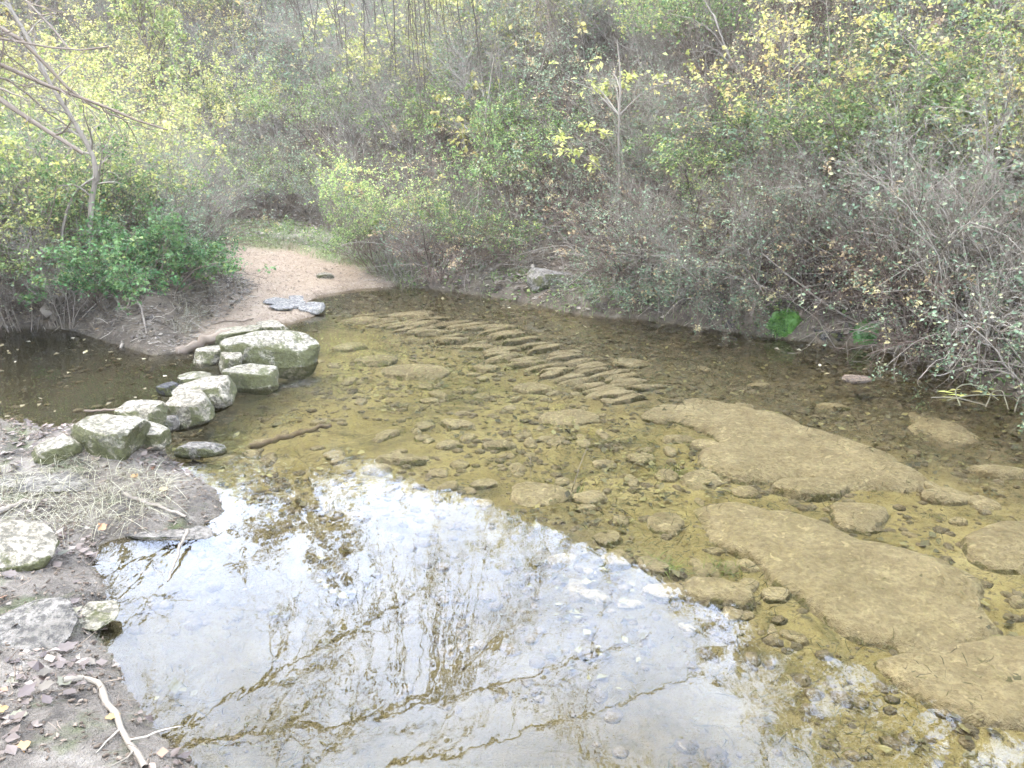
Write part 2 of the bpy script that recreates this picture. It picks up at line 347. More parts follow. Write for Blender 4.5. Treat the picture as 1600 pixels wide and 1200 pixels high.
# the row of stepping stones that parts the side pool from the ford
ST = [  # px0, px1, foot row, height m, material, depth, rz, tilt, label
    (92, 212, 716, .135, 'mossy', .26, 4, (6, 2), 'long flat topped stone with mossy front, end of the stepping row beside the muddy bank'),
    (186, 252, 700, .085, 'stone', .17, -12, (8, 9), 'pale wedge shaped stone leaning on the long mossy stepping stone'),
    (30, 108, 728, .075, 'mossy', .20, 12, (4, -8), 'low knobbly mossy stone sunk in the grassy mud past the stepping row'),
    (172, 256, 671, .105, 'stone', .17, -10, (6, -6), 'beige slab lying behind the long mossy stepping stone'),
    (232, 276, 675, .065, 'bank_stone', .11, 5, (0, 0), 'small dark olive stone squeezed between two bigger stepping stones'),
    (254, 332, 668, .135, 'stone', .21, -6, (8, 4), 'angular pale stone with cracked yellowish face, middle of the stepping row'),
    (268, 358, 643, .13, 'stone', .24, 6, (6, -3), 'broad whitish stepping stone with lichen patches behind the angular one'),
    (240, 276, 618, .055, 'wet_stone', .15, 20, (0, 0), 'dark wet rounded stone at the edge of the side pool'),
    (274, 324, 606, .065, 'mossy', .17, 10, (0, 0), 'small domed olive stone on the side pool edge of the row'),
    (338, 430, 608, .105, 'mossy', .22, -4, (4, 6), 'flat mossy stone with dark undercut in front of the big green block'),
    (336, 372, 586, .13, 'stone', .20, 10, (0, 10), 'upright narrow stone wedged against the big green block'),
    (346, 486, 577, .205, 'mossy', .36, 3, (8, 5), 'biggest block of the stepping row with green mossed side'),
    (296, 350, 569, .085, 'stone', .24, 0, (0, -5), 'smooth grey beige stone half under the end of the drift log'),
    (394, 444, 528, .09, 'stone', .22, -8, (0, 4), 'small pale knobbly stone beyond the big green block'),
    (320, 402, 545, .115, 'mossy', .26, 12, (0, -4), 'brown green stone lying between the drift log and big block'),
]
for i, (a, b_, yb, h, mt, dp, rz, ti, lb) in enumerate(ST):
    tag(place_stone('stepping_stone', a, b_, yb, h, M[mt], 11 + i * 7, dp, rz, ti), lb, 'stone', 'stepping stones across the stream')
OT = [('rock', 826, 896, 452, .15, 'bank_stone', .26, 4, (8, 5), 'lone grey rock with flat slanted top on leafy far shore', 3.6),
      ('rock', 246, 290, 412, .17, 'slate', .22, 20, (20, 10), 'white grey rock half hidden in the green bush', 3),
      ('rock', -60, 56, 890, .06, 'stone', .24, 14, (10, 14), 'big pale rock with moss patches at the foot of muddy bank', 3),
      ('rock', -60, 84, 1020, .012, 'bank_stone', .26, -8, (4, 6), 'low smooth grey rock sunk in mud with mossy rim', 2.6),
      ('rock', -80, 120, 775, .03, 'bank_stone', .32, 4, (2, 2), 'flat worn rock slab under dry grass by the stepping row', 3.4),
      ('rock', 96, 164, 985, .008, 'mossy', .16, 10, (4, 0), 'small moss topped lump of rock jutting into the water', 2.6),
      ('rock', 150, 320, 846, .012, 'bank_stone', .16, -3, (0, 0), 'thin flat grey slab lying along the muddy waterline', 3.2),
      ('rock', 268, 346, 716, .05, 'bank_stone', .12, 12, (0, 4), 'knobbly mud coloured stone in the water by the stepping row', 2.6),
      ('rock', 1322, 1366, 600, .03, 'pebble_dry', .14, 0, (0, 0), 'small reddish stone breaking the surface of dark water', 2.4),
      ('rock', 492, 520, 436, .05, 'stone', .14, 0, (0, 0), 'pale small stone lying on the sandy path', 2.4)]
for i, (nm, a, b_, yb, h, mt, dp, rz, ti, lb, k) in enumerate(OT):
    tag(place_stone(nm, a, b_, yb, h, M[mt], 211 + i * 5, dp, rz, ti, k=k, sink=.4), lb, 'rock')
SLT = [(408, 446, 478), (440, 476, 483), (462, 502, 489), (418, 452, 486), (448, 470, 476)]
for i, (a, b_, yb) in enumerate(SLT):
    tag(place_stone('flat_stone', a, b_, yb, .03 + .008 * (i % 3), M['slate'], 301 + i, .22, 10 * i - 20, (4 * (i % 3), 3), k=5, flat=.5, sub=3), 'flat grey slab in the layered cluster where path meets the ford', 'stone', 'flat slabs at the path end')
# stones of the bed: slabs of the old paved road, ribs between the ruts, and loose cobbles
def slab_mesh(name, pix, z, seed, dome=.03):
    P = np.array([G(px, py, z)[:2] for px, py in pix]); Q = []
    for i in range(len(P)):                                        # ragged outline
        a, b_ = P[i], P[(i + 1) % len(P)]
        n = max(2, int(np.linalg.norm(b_ - a) / .05))
        for k in range(n): Q.append(a + (b_ - a) * k / n)
    Q = np.array(Q); 
    for _ in range(2): Q = .5 * Q + .25 * (np.roll(Q, 1, 0) + np.roll(Q, -1, 0))
    c = Q.mean(0); nrm = Q - c; L = np.linalg.norm(nrm, axis=1, keepdims=True)
    Q = Q + nrm / L * (.09 * fbm(Q[:, 0], Q[:, 1], 7, seed))[:, None]
    rings = [(1.09, -.10), (1.04, -.035), (1.0, -.012), (.93, 0), (.86, .006), (.74, .010), (.6, .012), (.45, .014), (.3, .015), (.15, .015)]
    Vv, n = [], len(Q)
    for s_, dz in rings:
        p = c + (Q - c) * s_; zz = z + dz + (dome * fbm(p[:, 0], p[:, 1], 2.5, seed) + .010 * fbm(p[:, 0], p[:, 1], 10, seed + 4)) * (1 if s_ < 1 else .5)
        Vv.append(np.column_stack([p, zz]))
    Vv.append(np.array([[c[0], c[1], z + .015 + dome * float(fbm(c[:1], c[1:2], 2.5, seed)[0])]]))
    Ff = []
    for r in range(len(rings) - 1):
        i = np.arange(n); j = (i + 1) % n; Ff.append(np.stack([r * n + i, r * n + j, (r + 1) * n + j, (r + 1) * n + i], 1))
    b0 = (len(rings) - 1) * n; i = np.arange(n); j = (i + 1) % n
    Ff.append(np.stack([b0 + i, b0 + j, np.full(n, b0 + n), np.full(n, b0 + n)], 1))
    me = bpy.data.meshes.new(name); me.from_pydata(np.concatenate(Vv).tolist(), [], [list(dict.fromkeys(f)) for f in np.concatenate(Ff).tolist()])
    for p in me.polygons: p.use_smooth = True
    return me
SLABS = [[(1010, 640), (1080, 618), (1180, 636), (1260, 662), (1380, 700), (1446, 745), (1420, 768), (1330, 757), (1250, 735), (1165, 742), (1100, 727), (1088, 703), (1140, 688), (1080, 662)],
         [(1200, 752), (1270, 740), (1336, 758), (1300, 778), (1232, 774)],
         [(1090, 792), (1160, 784), (1240, 800), (1330, 832), (1430, 852), (1520, 900), (1560, 960), (1500, 1010), (1400, 1010), (1330, 985), (1250, 925), (1180, 872), (1110, 832)],
         [(1360, 1030), (1460, 1020), (1560, 985), (1680, 1000), (1700, 1150), (1560, 1130), (1440, 1090)],
         [(1500, 832), (1600, 806), (1700, 830), (1720, 900), (1600, 895), (1520, 868)],
         [(1282, 792), (1340, 780), (1392, 800), (1372, 826), (1310, 822)],
         [(1060, 905), (1130, 900), (1200, 925), (1180, 945), (1090, 940)],
         [(1180, 520), (1060, 505), (960, 500), (900, 500), (990, 518), (1120, 535)],
         [(1420, 640), (1520, 668), (1580, 700), (1500, 700), (1420, 672)]]
for i, sp in enumerate(SLABS):
    if i in (7,): continue
    obj('paving_slab', slab_mesh('paving_slab', sp, -.118 - .008 * (i % 2), 31 + i), M['silt_stone'], stream_bed)
COB = [stone_mesh('bed_cobble', 400 + i, 3, 2.4, 5, .13, .7) for i in range(7)]
for me in COB: me.materials.append(M['silt_stone'])
rg = random.Random(3); ncob = 0
def cobble(px, py, w, dpt, h, rz, z=None):
    """a sunk stone w x dpt metres with its top h above the bed"""
    global ncob
    p = hit(px, py, under=True); c = (p[0], p[1], p[2] - h * .12)
    o = obj('bed_stone', COB[ncob % 7], None, stream_bed, c, (R(rg.uniform(-5, 5)), R(rg.uniform(-5, 5)), rz), (w * .54, dpt * .54, h)); ncob += 1
    return o
for px, py, w, dpt in [(650, 582, .55, .34), (585, 566, .34, .20), (830, 610, .30, .17), (890, 657, .38, .24), (845, 775, .32, .26), (715, 666, .22, .12), (590, 737, .15, .12), (1030, 657, .25, .16),
                       (975, 621, .19, .12), (985, 571, .34, .18), (1095, 757, .22, .22), (1150, 732, .24, .14), (920, 782, .18, .15), (1040, 822, .17, .2), (1185, 606, .16, .1), (625, 722, .27, .1),
                       (1100, 700, .2, .12), (965, 880, .16, .12), (1060, 690, .2, .1), (1000, 720, .17, .12), (760, 578, .22, .16), (640, 494, .5, .3), (560, 505, .4, .2), (545, 545, .3, .2), (1480, 780, .25, .15),
                       (1250, 780, .15, .1), (1040, 930, .2, .12), (880, 880, .14, .1), (1560, 740, .3, .16), (1300, 640, .2, .1), (700, 700, .16, .1), (780, 700, .2, .12), (1230, 850, .1, .1)]:
    cobble(px, py, w, dpt, .055, R(rg.uniform(-14, 14)))
def lerp_line(L, t):
    k = min(int(t * (len(L) - 1)), len(L) - 2); f = t * (len(L) - 1) - k
    return L[k][0] * (1 - f) + L[k + 1][0] * f, L[k][1] * (1 - f) + L[k + 1][1] * f
for L, n in (([(590, 508), (690, 524), (790, 560), (890, 596), (985, 632)], 26), ([(680, 500), (775, 522), (850, 548), (930, 582), (1010, 612)], 24), ([(560, 497), (640, 508), (720, 514), (800, 516)], 12)):
    for i in range(n):
        px, py = lerp_line(L, (i + .5) / n); px += rg.uniform(-14, 14); py += rg.uniform(-2, 2)
        a, b_ = G(px, py, -.1), G(px + 50, py - 11, -.1); s_ = rg.uniform(.75, 1.2)
        cobble(px, py, min(.36, np.linalg.norm(b_ - a) * s_), rg.uniform(.07, .12), rg.uniform(.05, .075), math.atan2(b_[1] - a[1], b_[0] - a[0]) * .7 + rg.uniform(-.12, .12))
for i in range(175):
    u = rg.random()
    if u < .55: px, py = rg.uniform(560, 1180), rg.uniform(600, 960)
    elif u < .8: px, py = rg.uniform(380, 760), rg.uniform(560, 860)
    else: px, py = rg.uniform(1050, 1600), rg.uniform(540, 1000)
    p = G(px, py, -.12); w = rg.uniform(.06, .15)
    if sdist(p[:1], p[1:2])[0] < .1 or (px < 900 and py > 790): continue
    cobble(px, py, w, w * rg.uniform(.5, .9), w * .28, rg.uniform(0, 3.1))
# ------------------------------------------------------------------ twigs, leaves, plants
rs = np.random.RandomState(11)
def unit(v): return v / (np.linalg.norm(v, axis=-1, keepdims=True) + 1e-9)
def tubes(P, r, sides=3):
    """(M,K,3) centre lines with (M,K) radii -> verts, quads"""
    Mn, K, _ = P.shape
    T = np.empty_like(P); T[:, 1:-1] = P[:, 2:] - P[:, :-2]; T[:, 0] = P[:, 1] - P[:, 0]; T[:, -1] = P[:, -1] - P[:, -2]; T = unit(T)
    ref = np.where(np.abs(T[:, :1, 2:]) > .8, np.array([1., 0, 0]), np.array([0, 0, 1.])); ref = np.repeat(ref, K, 1)
    u = unit(np.cross(T, ref)); w = np.cross(T, u)
    a = np.arange(sides) * 2 * np.pi / sides
    Vv = P[:, :, None] + r[:, :, None, None] * (np.cos(a)[:, None] * u[:, :, None] + np.sin(a)[:, None] * w[:, :, None])
    idx = np.arange(Mn * K * sides).reshape(Mn, K, sides); i0 = idx[:, :-1]; i1 = idx[:, 1:]
    Fq = np.stack([i0, np.roll(i0, -1, 2), np.roll(i1, -1, 2), i1], -1).reshape(-1, 4)
    return Vv.reshape(-1, 3), Fq
def join(parts):
    Vs, Fs, o = [], [], 0
    for v, f in parts: Vs.append(v); Fs.append(f + o); o += len(v)
    return np.concatenate(Vs), np.concatenate(Fs)
def walk(start, dirs, L, K, wob, droop):
    """curving lines: (M,3) starts and directions, (M,) lengths"""
    Mn = len(start); P = np.empty((Mn, K, 3)); P[:, 0] = start; d = unit(dirs); step = (L / (K - 1))[:, None]
    for k in range(1, K):
        d = unit(d + rs.normal(0, wob, (Mn, 3)) + np.array([0, 0, -1.]) * droop)
        P[:, k] = P[:, k - 1] + d * step
    return P
def sprout(P, r, n, t0, t1, L, K, spread=.8, wob=.18, droop=0.0, rk=.6, up=.0, rmin=.0012, lpow=.5):
    """n side shoots from the lines P"""
    i = rs.randint(0, len(P), n); t = rs.uniform(t0, t1, n) * (P.shape[1] - 1); k = np.minimum(t.astype(int), P.shape[1] - 2); f = (t - k)[:, None]
    s = P[i, k] * (1 - f) + P[i, k + 1] * f; tan = unit(P[i, k + 1] - P[i, k])
    side = unit(np.cross(tan, rs.normal(0, 1, (n, 3))))
    d = tan + side * spread * rs.uniform(.6, 1.3, n)[:, None] + np.array([0, 0, up])
    ln = L * rs.uniform(.5, 1.15, n) * (1 - lpow * t / (P.shape[1] - 1))
    Q = walk(s, d, ln, K, wob, droop)
    rb = np.maximum((r[i, k] * (1 - f[:, 0]) + r[i, k + 1] * f[:, 0]) * rk, rmin)
    return Q, rb[:, None] * np.linspace(1, .4, K)[None]
def leaves(P, n, size, t0=.25, flat=.5, jit=.02, shape='oval', droop=.2, clump=0.0):
    """folded leaf blades of about the given length sitting on the lines P; quads"""
    if clump: 
        base = rs.randint(0, len(P), max(1, int(n * .06))); i = base[rs.randint(0, len(base), n)] if clump >= 1 else np.where(rs.rand(n) < clump, base[rs.randint(0, len(base), n)], rs.randint(0, len(P), n))
    else: i = rs.randint(0, len(P), n)
    t = rs.uniform(t0, 1, n) * (P.shape[1] - 1); k = np.minimum(t.astype(int), P.shape[1] - 2); f = (t - k)[:, None]
    s = P[i, k] * (1 - f) + P[i, k + 1] * f + rs.normal(0, jit, (n, 3))
    d = unit(rs.normal(0, 1, (n, 3)) * np.array([1, 1, .45]) + np.array([0, 0, -droop]))
    nr = unit(rs.normal(0, 1, (n, 3)) * (1 - flat) + np.array([0, 0, 1.]) * flat * 1.6); w = unit(np.cross(d, nr)); nr = np.cross(w, d)
    ln = (size * rs.uniform(.55, 1.3, n))[:, None]; wd = ln * (.34 if shape == 'oval' else .2)
    a = s; b_ = s + d * ln * .45 + w * wd + nr * wd * .35; e = s + d * ln - nr * ln * .12; g = s + d * ln * .45 - w * wd + nr * wd * .35
    Vv = np.stack([a, b_, e, g], 1).reshape(-1, 3); q_ = np.arange(n)[:, None] * 4
    return Vv, q_ + np.array([[0, 1, 2, 3]])
M['bark_grey'] = bark_mat('grey_twig_bark', (.13, .105, .072), (.25, .205, .145), (.40, .34, .255))
M['bark_brown'] = bark_mat('brown_twig_bark', (.08, .055, .034), (.165, .12, .078), (.28, .215, .15))
M['bark_red'] = bark_mat('reddish_twig_bark', (.055, .033, .02), (.12, .078, .05), (.23, .165, .115))
M['bark_dark'] = bark_mat('dark_twig_bark', (.05, .037, .025), (.08, .06, .04), (.12, .09, .06))
M['bark_tree'] = bark_mat('pale_tree_bark', (.15, .12, .085), (.24, .195, .14), (.33, .275, .20))
M['lf_green'] = leaf_mat('green_leaves', [(0, (.045, .075, .018)), (.45, (.10, .15, .035)), (.8, (.18, .235, .07)), (1, (.32, .34, .10))])
M['lf_lime'] = leaf_mat('yellow_green_leaves', [(0, (.12, .15, .03)), (.5, (.25, .28, .075)), (.85, (.40, .39, .12)), (1, (.50, .43, .13))])
M['lf_yellow'] = leaf_mat('yellow_leaves', [(0, (.20, .18, .04)), (.4, (.38, .34, .09)), (.75, (.50, .44, .15)), (1, (.46, .32, .12))])
M['lf_grey'] = leaf_mat('grey_green_leaves', [(0, (.06, .08, .04)), (.5, (.13, .165, .085)), (.85, (.23, .27, .15)), (1, (.36, .30, .16))])
M['lf_tan'] = leaf_mat('withered_tan_leaves', [(0, (.14, .09, .045)), (.5, (.28, .20, .10)), (1, (.44, .34, .17))])
M['lf_bright'] = leaf_mat('fresh_green_leaves', [(0, (.035, .08, .022)), (.5, (.075, .16, .045)), (1, (.17, .27, .085))])
def shrub_lines(nst, H, spread, droop, ntw, ntl, wob=.10, base_r=.25, th=.008, tw_len=.42, tl_len=.17, up=.15):
    a = rs.uniform(0, 2 * np.pi, nst); b0 = np.stack([np.cos(a), np.sin(a), 0 * a], 1) * (base_r * np.sqrt(rs.rand(nst)))[:, None]; b0[:, 2] = -.06
    lean = rs.uniform(.15, 1, nst) * spread
    d = np.stack([np.cos(a) * lean, np.sin(a) * lean, np.ones(nst)], 1)
    S = walk(b0, d, H * rs.uniform(.65, 1.15, nst), 9, wob, droop); rS = (th * rs.uniform(.6, 1.3, nst))[:, None] * np.linspace(1, .3, 9)[None]
    Tw, rT = sprout(S, rS, ntw, .2, 1, H * tw_len, 6, .9, .2, droop * .5, .6, up)
    Tl, rL = sprout(Tw, rT, ntl, .15, 1, H * tl_len, 4, .9, .22, droop * .4, .65, up * .6, .0011)
    return (S, rS), (Tw, rT), (Tl, rL)
def shrub(kind, seed, bark, leaf, nleaf, lsize, leaf2=None, n2=0, clump=.4, **kw):
    """meshes of one shrub: stems, leaves, and leaves of a second tone"""
    global rs; rs = np.random.RandomState(seed)
    Ls = shrub_lines(**kw); out = []
    v, f = join([tubes(*Ls[0], 4), tubes(*Ls[1], 3), tubes(*Ls[2], 3)]); me = mesh('stems', v, f); me.materials.append(M[bark]); out.append(('stems', me))
    P = Ls[2][0]; zq = np.quantile(P[:, 0, 2], .24 if kind in ('green', 'lime', 'yellow') else .1); P = P[P[:, 0, 2] > zq]
    if nleaf:
        v, f = leaves(P, nleaf, lsize, clump=clump); me = mesh('foliage', v, f, False); me.materials.append(M[leaf]); out.append(('foliage', me))
    if leaf2:
        v, f = leaves(P, n2, lsize * 1.1, clump=.7); me = mesh('foliage', v, f, False); me.materials.append(M[leaf2]); out.append(('foliage', me))
    return out
KINDS = {}
def reg(kind, name, label, cat, group, variants): KINDS[kind] = dict(name=name, label=label, cat=cat, group=group, v=variants)
reg('bare', 'bare_shrub', 'leafless grey thorn shrub', 'shrub', 'leafless shrubs',
    [shrub('bare', 1 + i, 'bark_grey', 'lf_grey', 1100, .032, nst=22, H=1.6, spread=.75, droop=.05, ntw=300, ntl=1900) for i in range(3)])
reg('brown', 'brown_shrub', 'brown twiggy shrub with few withered leaves', 'shrub', 'brown twiggy shrubs',
    [shrub('brown', 21 + i, 'bark_red', 'lf_grey', 900, .034, 'lf_tan', 500, nst=26, H=1.35, spread=.9, droop=.12, ntw=330, ntl=1900) for i in range(2)])
reg('grey', 'bramble', 'grey green bramble mound with arching canes', 'bramble', 'bramble mounds',
    [shrub('grey', 41 + i, 'bark_brown', 'lf_grey', 3600, .038, 'lf_tan', 300, nst=26, H=1.35, spread=1.2, droop=.17, ntw=260, ntl=1300, clump=.3) for i in range(2)])
reg('green', 'green_shrub', 'dense small leaved green shrub', 'shrub', 'green shrubs',
    [shrub('green', 61 + i, 'bark_brown', 'lf_green', 4300, .034, 'lf_lime', 700, nst=20, H=1.5, spread=.8, droop=.07, ntw=260, ntl=1500, clump=.3) for i in range(2)])
reg('lime', 'yellowing_shrub', 'yellow green shrub with thin grey stems', 'shrub', 'yellowing shrubs',
    [shrub('lime', 81 + i, 'bark_grey', 'lf_lime', 1900, .046, 'lf_yellow', 420, nst=16, H=1.8, spread=.6, droop=.04, ntw=220, ntl=1300, clump=.45) for i in range(2)])
reg('yellow', 'golden_shrub', 'golden yellow autumn shrub', 'shrub', 'golden shrubs',
    [shrub('yellow', 101 + i, 'bark_grey', 'lf_yellow', 1700, .045, 'lf_lime', 700, nst=14, H=2.1, spread=.6, droop=.03, ntw=220, ntl=1200, clump=.4) for i in range(2)])
def plant(kind, x, y, sc, rz, z=None, label=None, group=None, tilt=(0, 0), var=None, sz=1.0):
    K = KINDS[kind]; e = empty(K['name'], (x, y, zat(x, y) if z is None else z)); e.rotation_euler = (R(tilt[0]), R(tilt[1]), rz); e.scale = (sc, sc, sc * sz)
    tag(e, label or K['label'], K['cat'], group or (K['group'] if not label else None))
    for nm, me in K['v'][rg.randrange(len(K['v'])) if var is None else var]: obj(nm, me, None, e)
    return e
# the hillside thicket
rg = random.Random(77); pts = []
def visible(p, m=140, top=-260):
    """does a point fall in the view (with a margin)?"""
    pr = R(PITCH); d = p - np.array([0, 0, CAM_Z]); zc = d[1] * math.cos(pr) - d[2] * math.sin(pr); yc = d[1] * math.sin(pr) + d[2] * math.cos(pr)
    if zc < .3: return None
    u, v = 800 + FPX * d[0] / zc, 600 - FPX * yc / zc
    return (u, v) if -m < u < 1600 + m and top < v < 1300 else None
cr_ = np.random.RandomState(4); nc = 16000
cr_r = np.where(cr_.rand(nc) < .35, cr_.uniform(4.5, 34, nc), cr_.uniform(4.8, 15, nc)); cr_a = cr_.uniform(-.66, .68, nc)
cx, cyy = cr_r * np.sin(cr_a), cr_r * np.cos(cr_a); cz, cd, cdp, cs, ct, chl = height(cx, cyy, True); cg = sdist(cx, cyy, GPOLY)
left_floor = (cx < -2.4) & (cyy > 7.0)
okc = (cd < -.38) & (cdp < -.35) & ((chl > .10) | left_floor) & (cg < -.1)
for k in np.where(okc)[0]:
    x, y, z, r = cx[k], cyy[k], cz[k], cr_r[k]
    uv = visible(np.array([x, y, z + .6]))
    if not uv or (780 < uv[0] < 945 and chl[k] < .40): continue
    gap = .36 + .045 * max(0, r - 6)
    if any((x - a) ** 2 + (y - b_) ** 2 < gap * gap for a, b_, *_ in pts): continue
    pts.append((float(x), float(y), float(z), float(r), uv[0], uv[1], float(chl[k])))
    if len(pts) >= 420: break
def pick(u, v, r, hl):
    n = float(fbm(np.array([u]), np.array([v]), 1 / 170., 40, 3)[0]); q = rg.random()
    w = dict(bare=.22, brown=.12, grey=.20, green=.20, lime=.18, yellow=.06)
    if u < 420: w.update(yellow=.34, lime=.26, bare=.24, green=.08, brown=.06, grey=.06)
    elif u < 660 and v > 130: w.update(green=.30, lime=.30, yellow=.16, brown=.18)
    elif v < 150 and u < 1000: w.update(bare=.60, brown=.12, lime=.12, yellow=.10, green=.05)
    elif u > 1000 and v < 130: w.update(bare=.40, lime=.14, brown=.34, yellow=.03)
    elif u > 1100 and v > 250: w.update(bare=.30, grey=.28, green=.26, lime=.10, yellow=.02)
    else: w.update(green=.24, grey=.24, lime=.16)
    if hl < .6 and u > 430: w.update(brown=.55, bare=.22, green=.12, grey=.12, lime=.03, yellow=.0)
    if n > .25: w['green'] *= 2; w['lime'] *= 1.6
    if n < -.25: w['bare'] *= 2; w['brown'] *= 1.8
    ks = list(w); return rg.choices(ks, [w[k] for k in ks])[0]
def zone(x, y, hl, s_):
    if x < -2.4 and hl < .3: return 'on the flat ground behind the green bush'
    if hl < .75: return 'at the slope foot behind the sandy path' if x < -1.6 else ('at the slope foot behind the lone rock' if x < 1.5 else 'at the slope foot above dark water')
    if hl < 2.2: return 'low on the slope behind the sandy path' if x < -1.6 else 'low on the slope above the stream'
    return 'higher up the slope beyond the path' if x < -2.2 else 'higher up the steep slope above the stream'
for x, y, z, r, u, v, hl in pts:
    k = pick(u, v, r, hl); sc = rg.uniform(.62, 1.0) * (1 + .045 * max(0, r - 9)) * (.85 if hl < .6 else 1)
    zn = zone(x, y, hl, 0); q_ = sc / (1 + .045 * max(0, r - 9)) / (.85 if hl < .6 else 1); tl = 'low ' if q_ < .73 else 'tall ' if q_ > .88 else ''
    plant(k, x, y, sc, rg.uniform(0, 6.3), z - .05, tl + KINDS[k]['label'] + ' ' + zn, tl + KINDS[k]['group'] + ' ' + zn)
# along the far shore: bushes that lean out over the water
SH = [(600, 415, 'green', .6), (640, 425, 'lime', .55), (690, 430, 'brown', .8), (735, 425, 'green', .7), (762, 412, 'brown', .7), (990, 432, 'grey', .6), (1000, 452, 'brown', .7),
      (1050, 462, 'bare', .75), (1100, 470, 'grey', .6), (1150, 476, 'bare', .8), (1190, 456, 'brown', .7), (1262, 460, 'bare', .7), (1320, 452, 'brown', .5), (1400, 472, 'bare', .7), (1440, 500, 'brown', .7),
      (1450, 520, 'bare', .8), (1500, 532, 'brown', .7), (1550, 548, 'bare', .85), (1600, 565, 'grey', .6), (1650, 585, 'bare', .85), (1080, 440, 'brown', .8), (1180, 455, 'grey', .7), (1290, 436, 'brown', .8), (1420, 462, 'bare', .9), (1540, 510, 'bare', .9), (560, 395, 'lime', .6)]
rg = random.Random(5)
for px, py, k, sc in SH:
    p = hit(px, py)
    wh = ('beside the grass strip' if px < 670 else 'between sandy path and lone rock' if px < 800 else 'right behind the lone rock' if px < 980 else 'between lone rock and smaller moss cushion' if px < 1170 else
          'above the smaller moss cushion' if px < 1300 else 'above the larger moss cushion' if px < 1430 else 'over the curled reeds')
    plant(k, p[0], p[1], sc * rg.uniform(.9, 1.15), rg.uniform(0, 6), p[2] - .03, KINDS[k]['label'] + ' ' + wh, KINDS[k]['group'] + ' ' + wh, tilt=(rg.uniform(6, 20), rg.uniform(-14, 4)))
# the bushes on the left bank
M['bark_tree2'] = M['bark_tree']
reg('bright', 'green_bush', 'bright green bush', 'bush', 'bright green bushes',
    [shrub('bright', 121 + i, 'bark_brown', 'lf_bright', 4200, .04, 'lf_green', 1500, nst=22, H=.95, spread=.9, droop=.08, ntw=240, ntl=1200, clump=.25) for i in range(2)])
for px, py, k, sc, lb in [(232, 452, 'bright', .85, 'bright green bush beside the white rock on the left bank'), (178, 470, 'bright', .62, 'smaller bright green bush behind the thin grey stem'), (282, 428, 'bright', .5, 'low bright green bush next to the sandy path'),
                          (225, 400, 'lime', .7, 'yellow green shrub right behind the bright green bush'), (40, 505, 'bare', .62, 'tangle of bare grey twigs hanging to the side pool'), (105, 500, 'bare', .55, 'bare grey twigs around the thin stems at the side pool'),
                          (-40, 505, 'brown', .8, 'brown twig tangle at the shaded end of the side pool'), (20, 470, 'green', .75, 'dull green shrub above the bare twigs of the side pool'), (110, 455, 'lime', .7, 'yellow green shrub behind the two thin stems'),
                          (60, 430, 'green', .95, 'tall green shrub behind the side pool bank'), (-30, 440, 'lime', 1.0, 'tall yellow green shrub at the shaded side pool end'), (150, 420, 'green', .8, 'green shrub between thin stems and bright bush')]:
    p = hit(px, py); plant(k, p[0], p[1], sc, rg.uniform(0, 6), p[2] - .03, lb, tilt=(rg.uniform(0, 12), rg.uniform(-8, 8)))
# ------------------------------------------------------------------ trees
def tree_parts(seed, H, trunk, limbs, ntw, ntl, nleaf, leaf, lsize, bark='bark_tree', br_len=1.4, droop=.0, wob=.16, tl_len=.34, tw_len=.7, nbr=90, up=.1, leafclump=.5):
    """trunk (K,3)+radii, limbs list of (K,3)+radii -> meshes of trunk, limbs, twigs, foliage"""
    global rs; rs = np.random.RandomState(seed); out = []
    v, f = tubes(trunk[0][None], trunk[1][None], 8); me = mesh('trunk', v, f); me.materials.append(M[bark]); out.append(('trunk', me))
    P = np.stack([l[0] for l in limbs]); r = np.stack([l[1] for l in limbs])
    Br, rB = sprout(P, r, nbr, .2, 1, br_len, 7, .8, wob, droop, .55, up, .003)
    Tw, rT = sprout(Br, rB, ntw, .15, 1, tw_len, 6, .8, wob, droop * 1.3, .6, up, .0018)
    Tl, rL = sprout(Tw, rT, ntl, .1, 1, tl_len, 5, .7, wob, droop * 1.5, .65, 0, .0013)
    v, f = join([tubes(P, r, 6), tubes(Br, rB, 4), tubes(Tw, rT, 3), tubes(Tl, rL, 3)]); me = mesh('branches', v, f); me.materials.append(M[bark]); out.append(('branches', me))
    if nleaf:
        v, f = leaves(Tl, nleaf, lsize, clump=leafclump); me = mesh('crown', v, f, False); me.materials.append(M[leaf]); out.append(('crown', me))
    return out
def resample(pts, r0, r1, K=10):
    p = np.array(pts, float); d = np.concatenate([[0], np.cumsum(np.linalg.norm(np.diff(p, axis=0), axis=1))]); t = np.linspace(0, d[-1], K)
    q_ = np.stack([np.interp(t, d, p[:, k]) for k in range(3)], 1)
    if K > 4:
        for _ in range(1): q_[1:-1] = .5 * q_[1:-1] + .25 * (q_[:-2] + q_[2:])
    return q_, np.linspace(r0, r1, K)
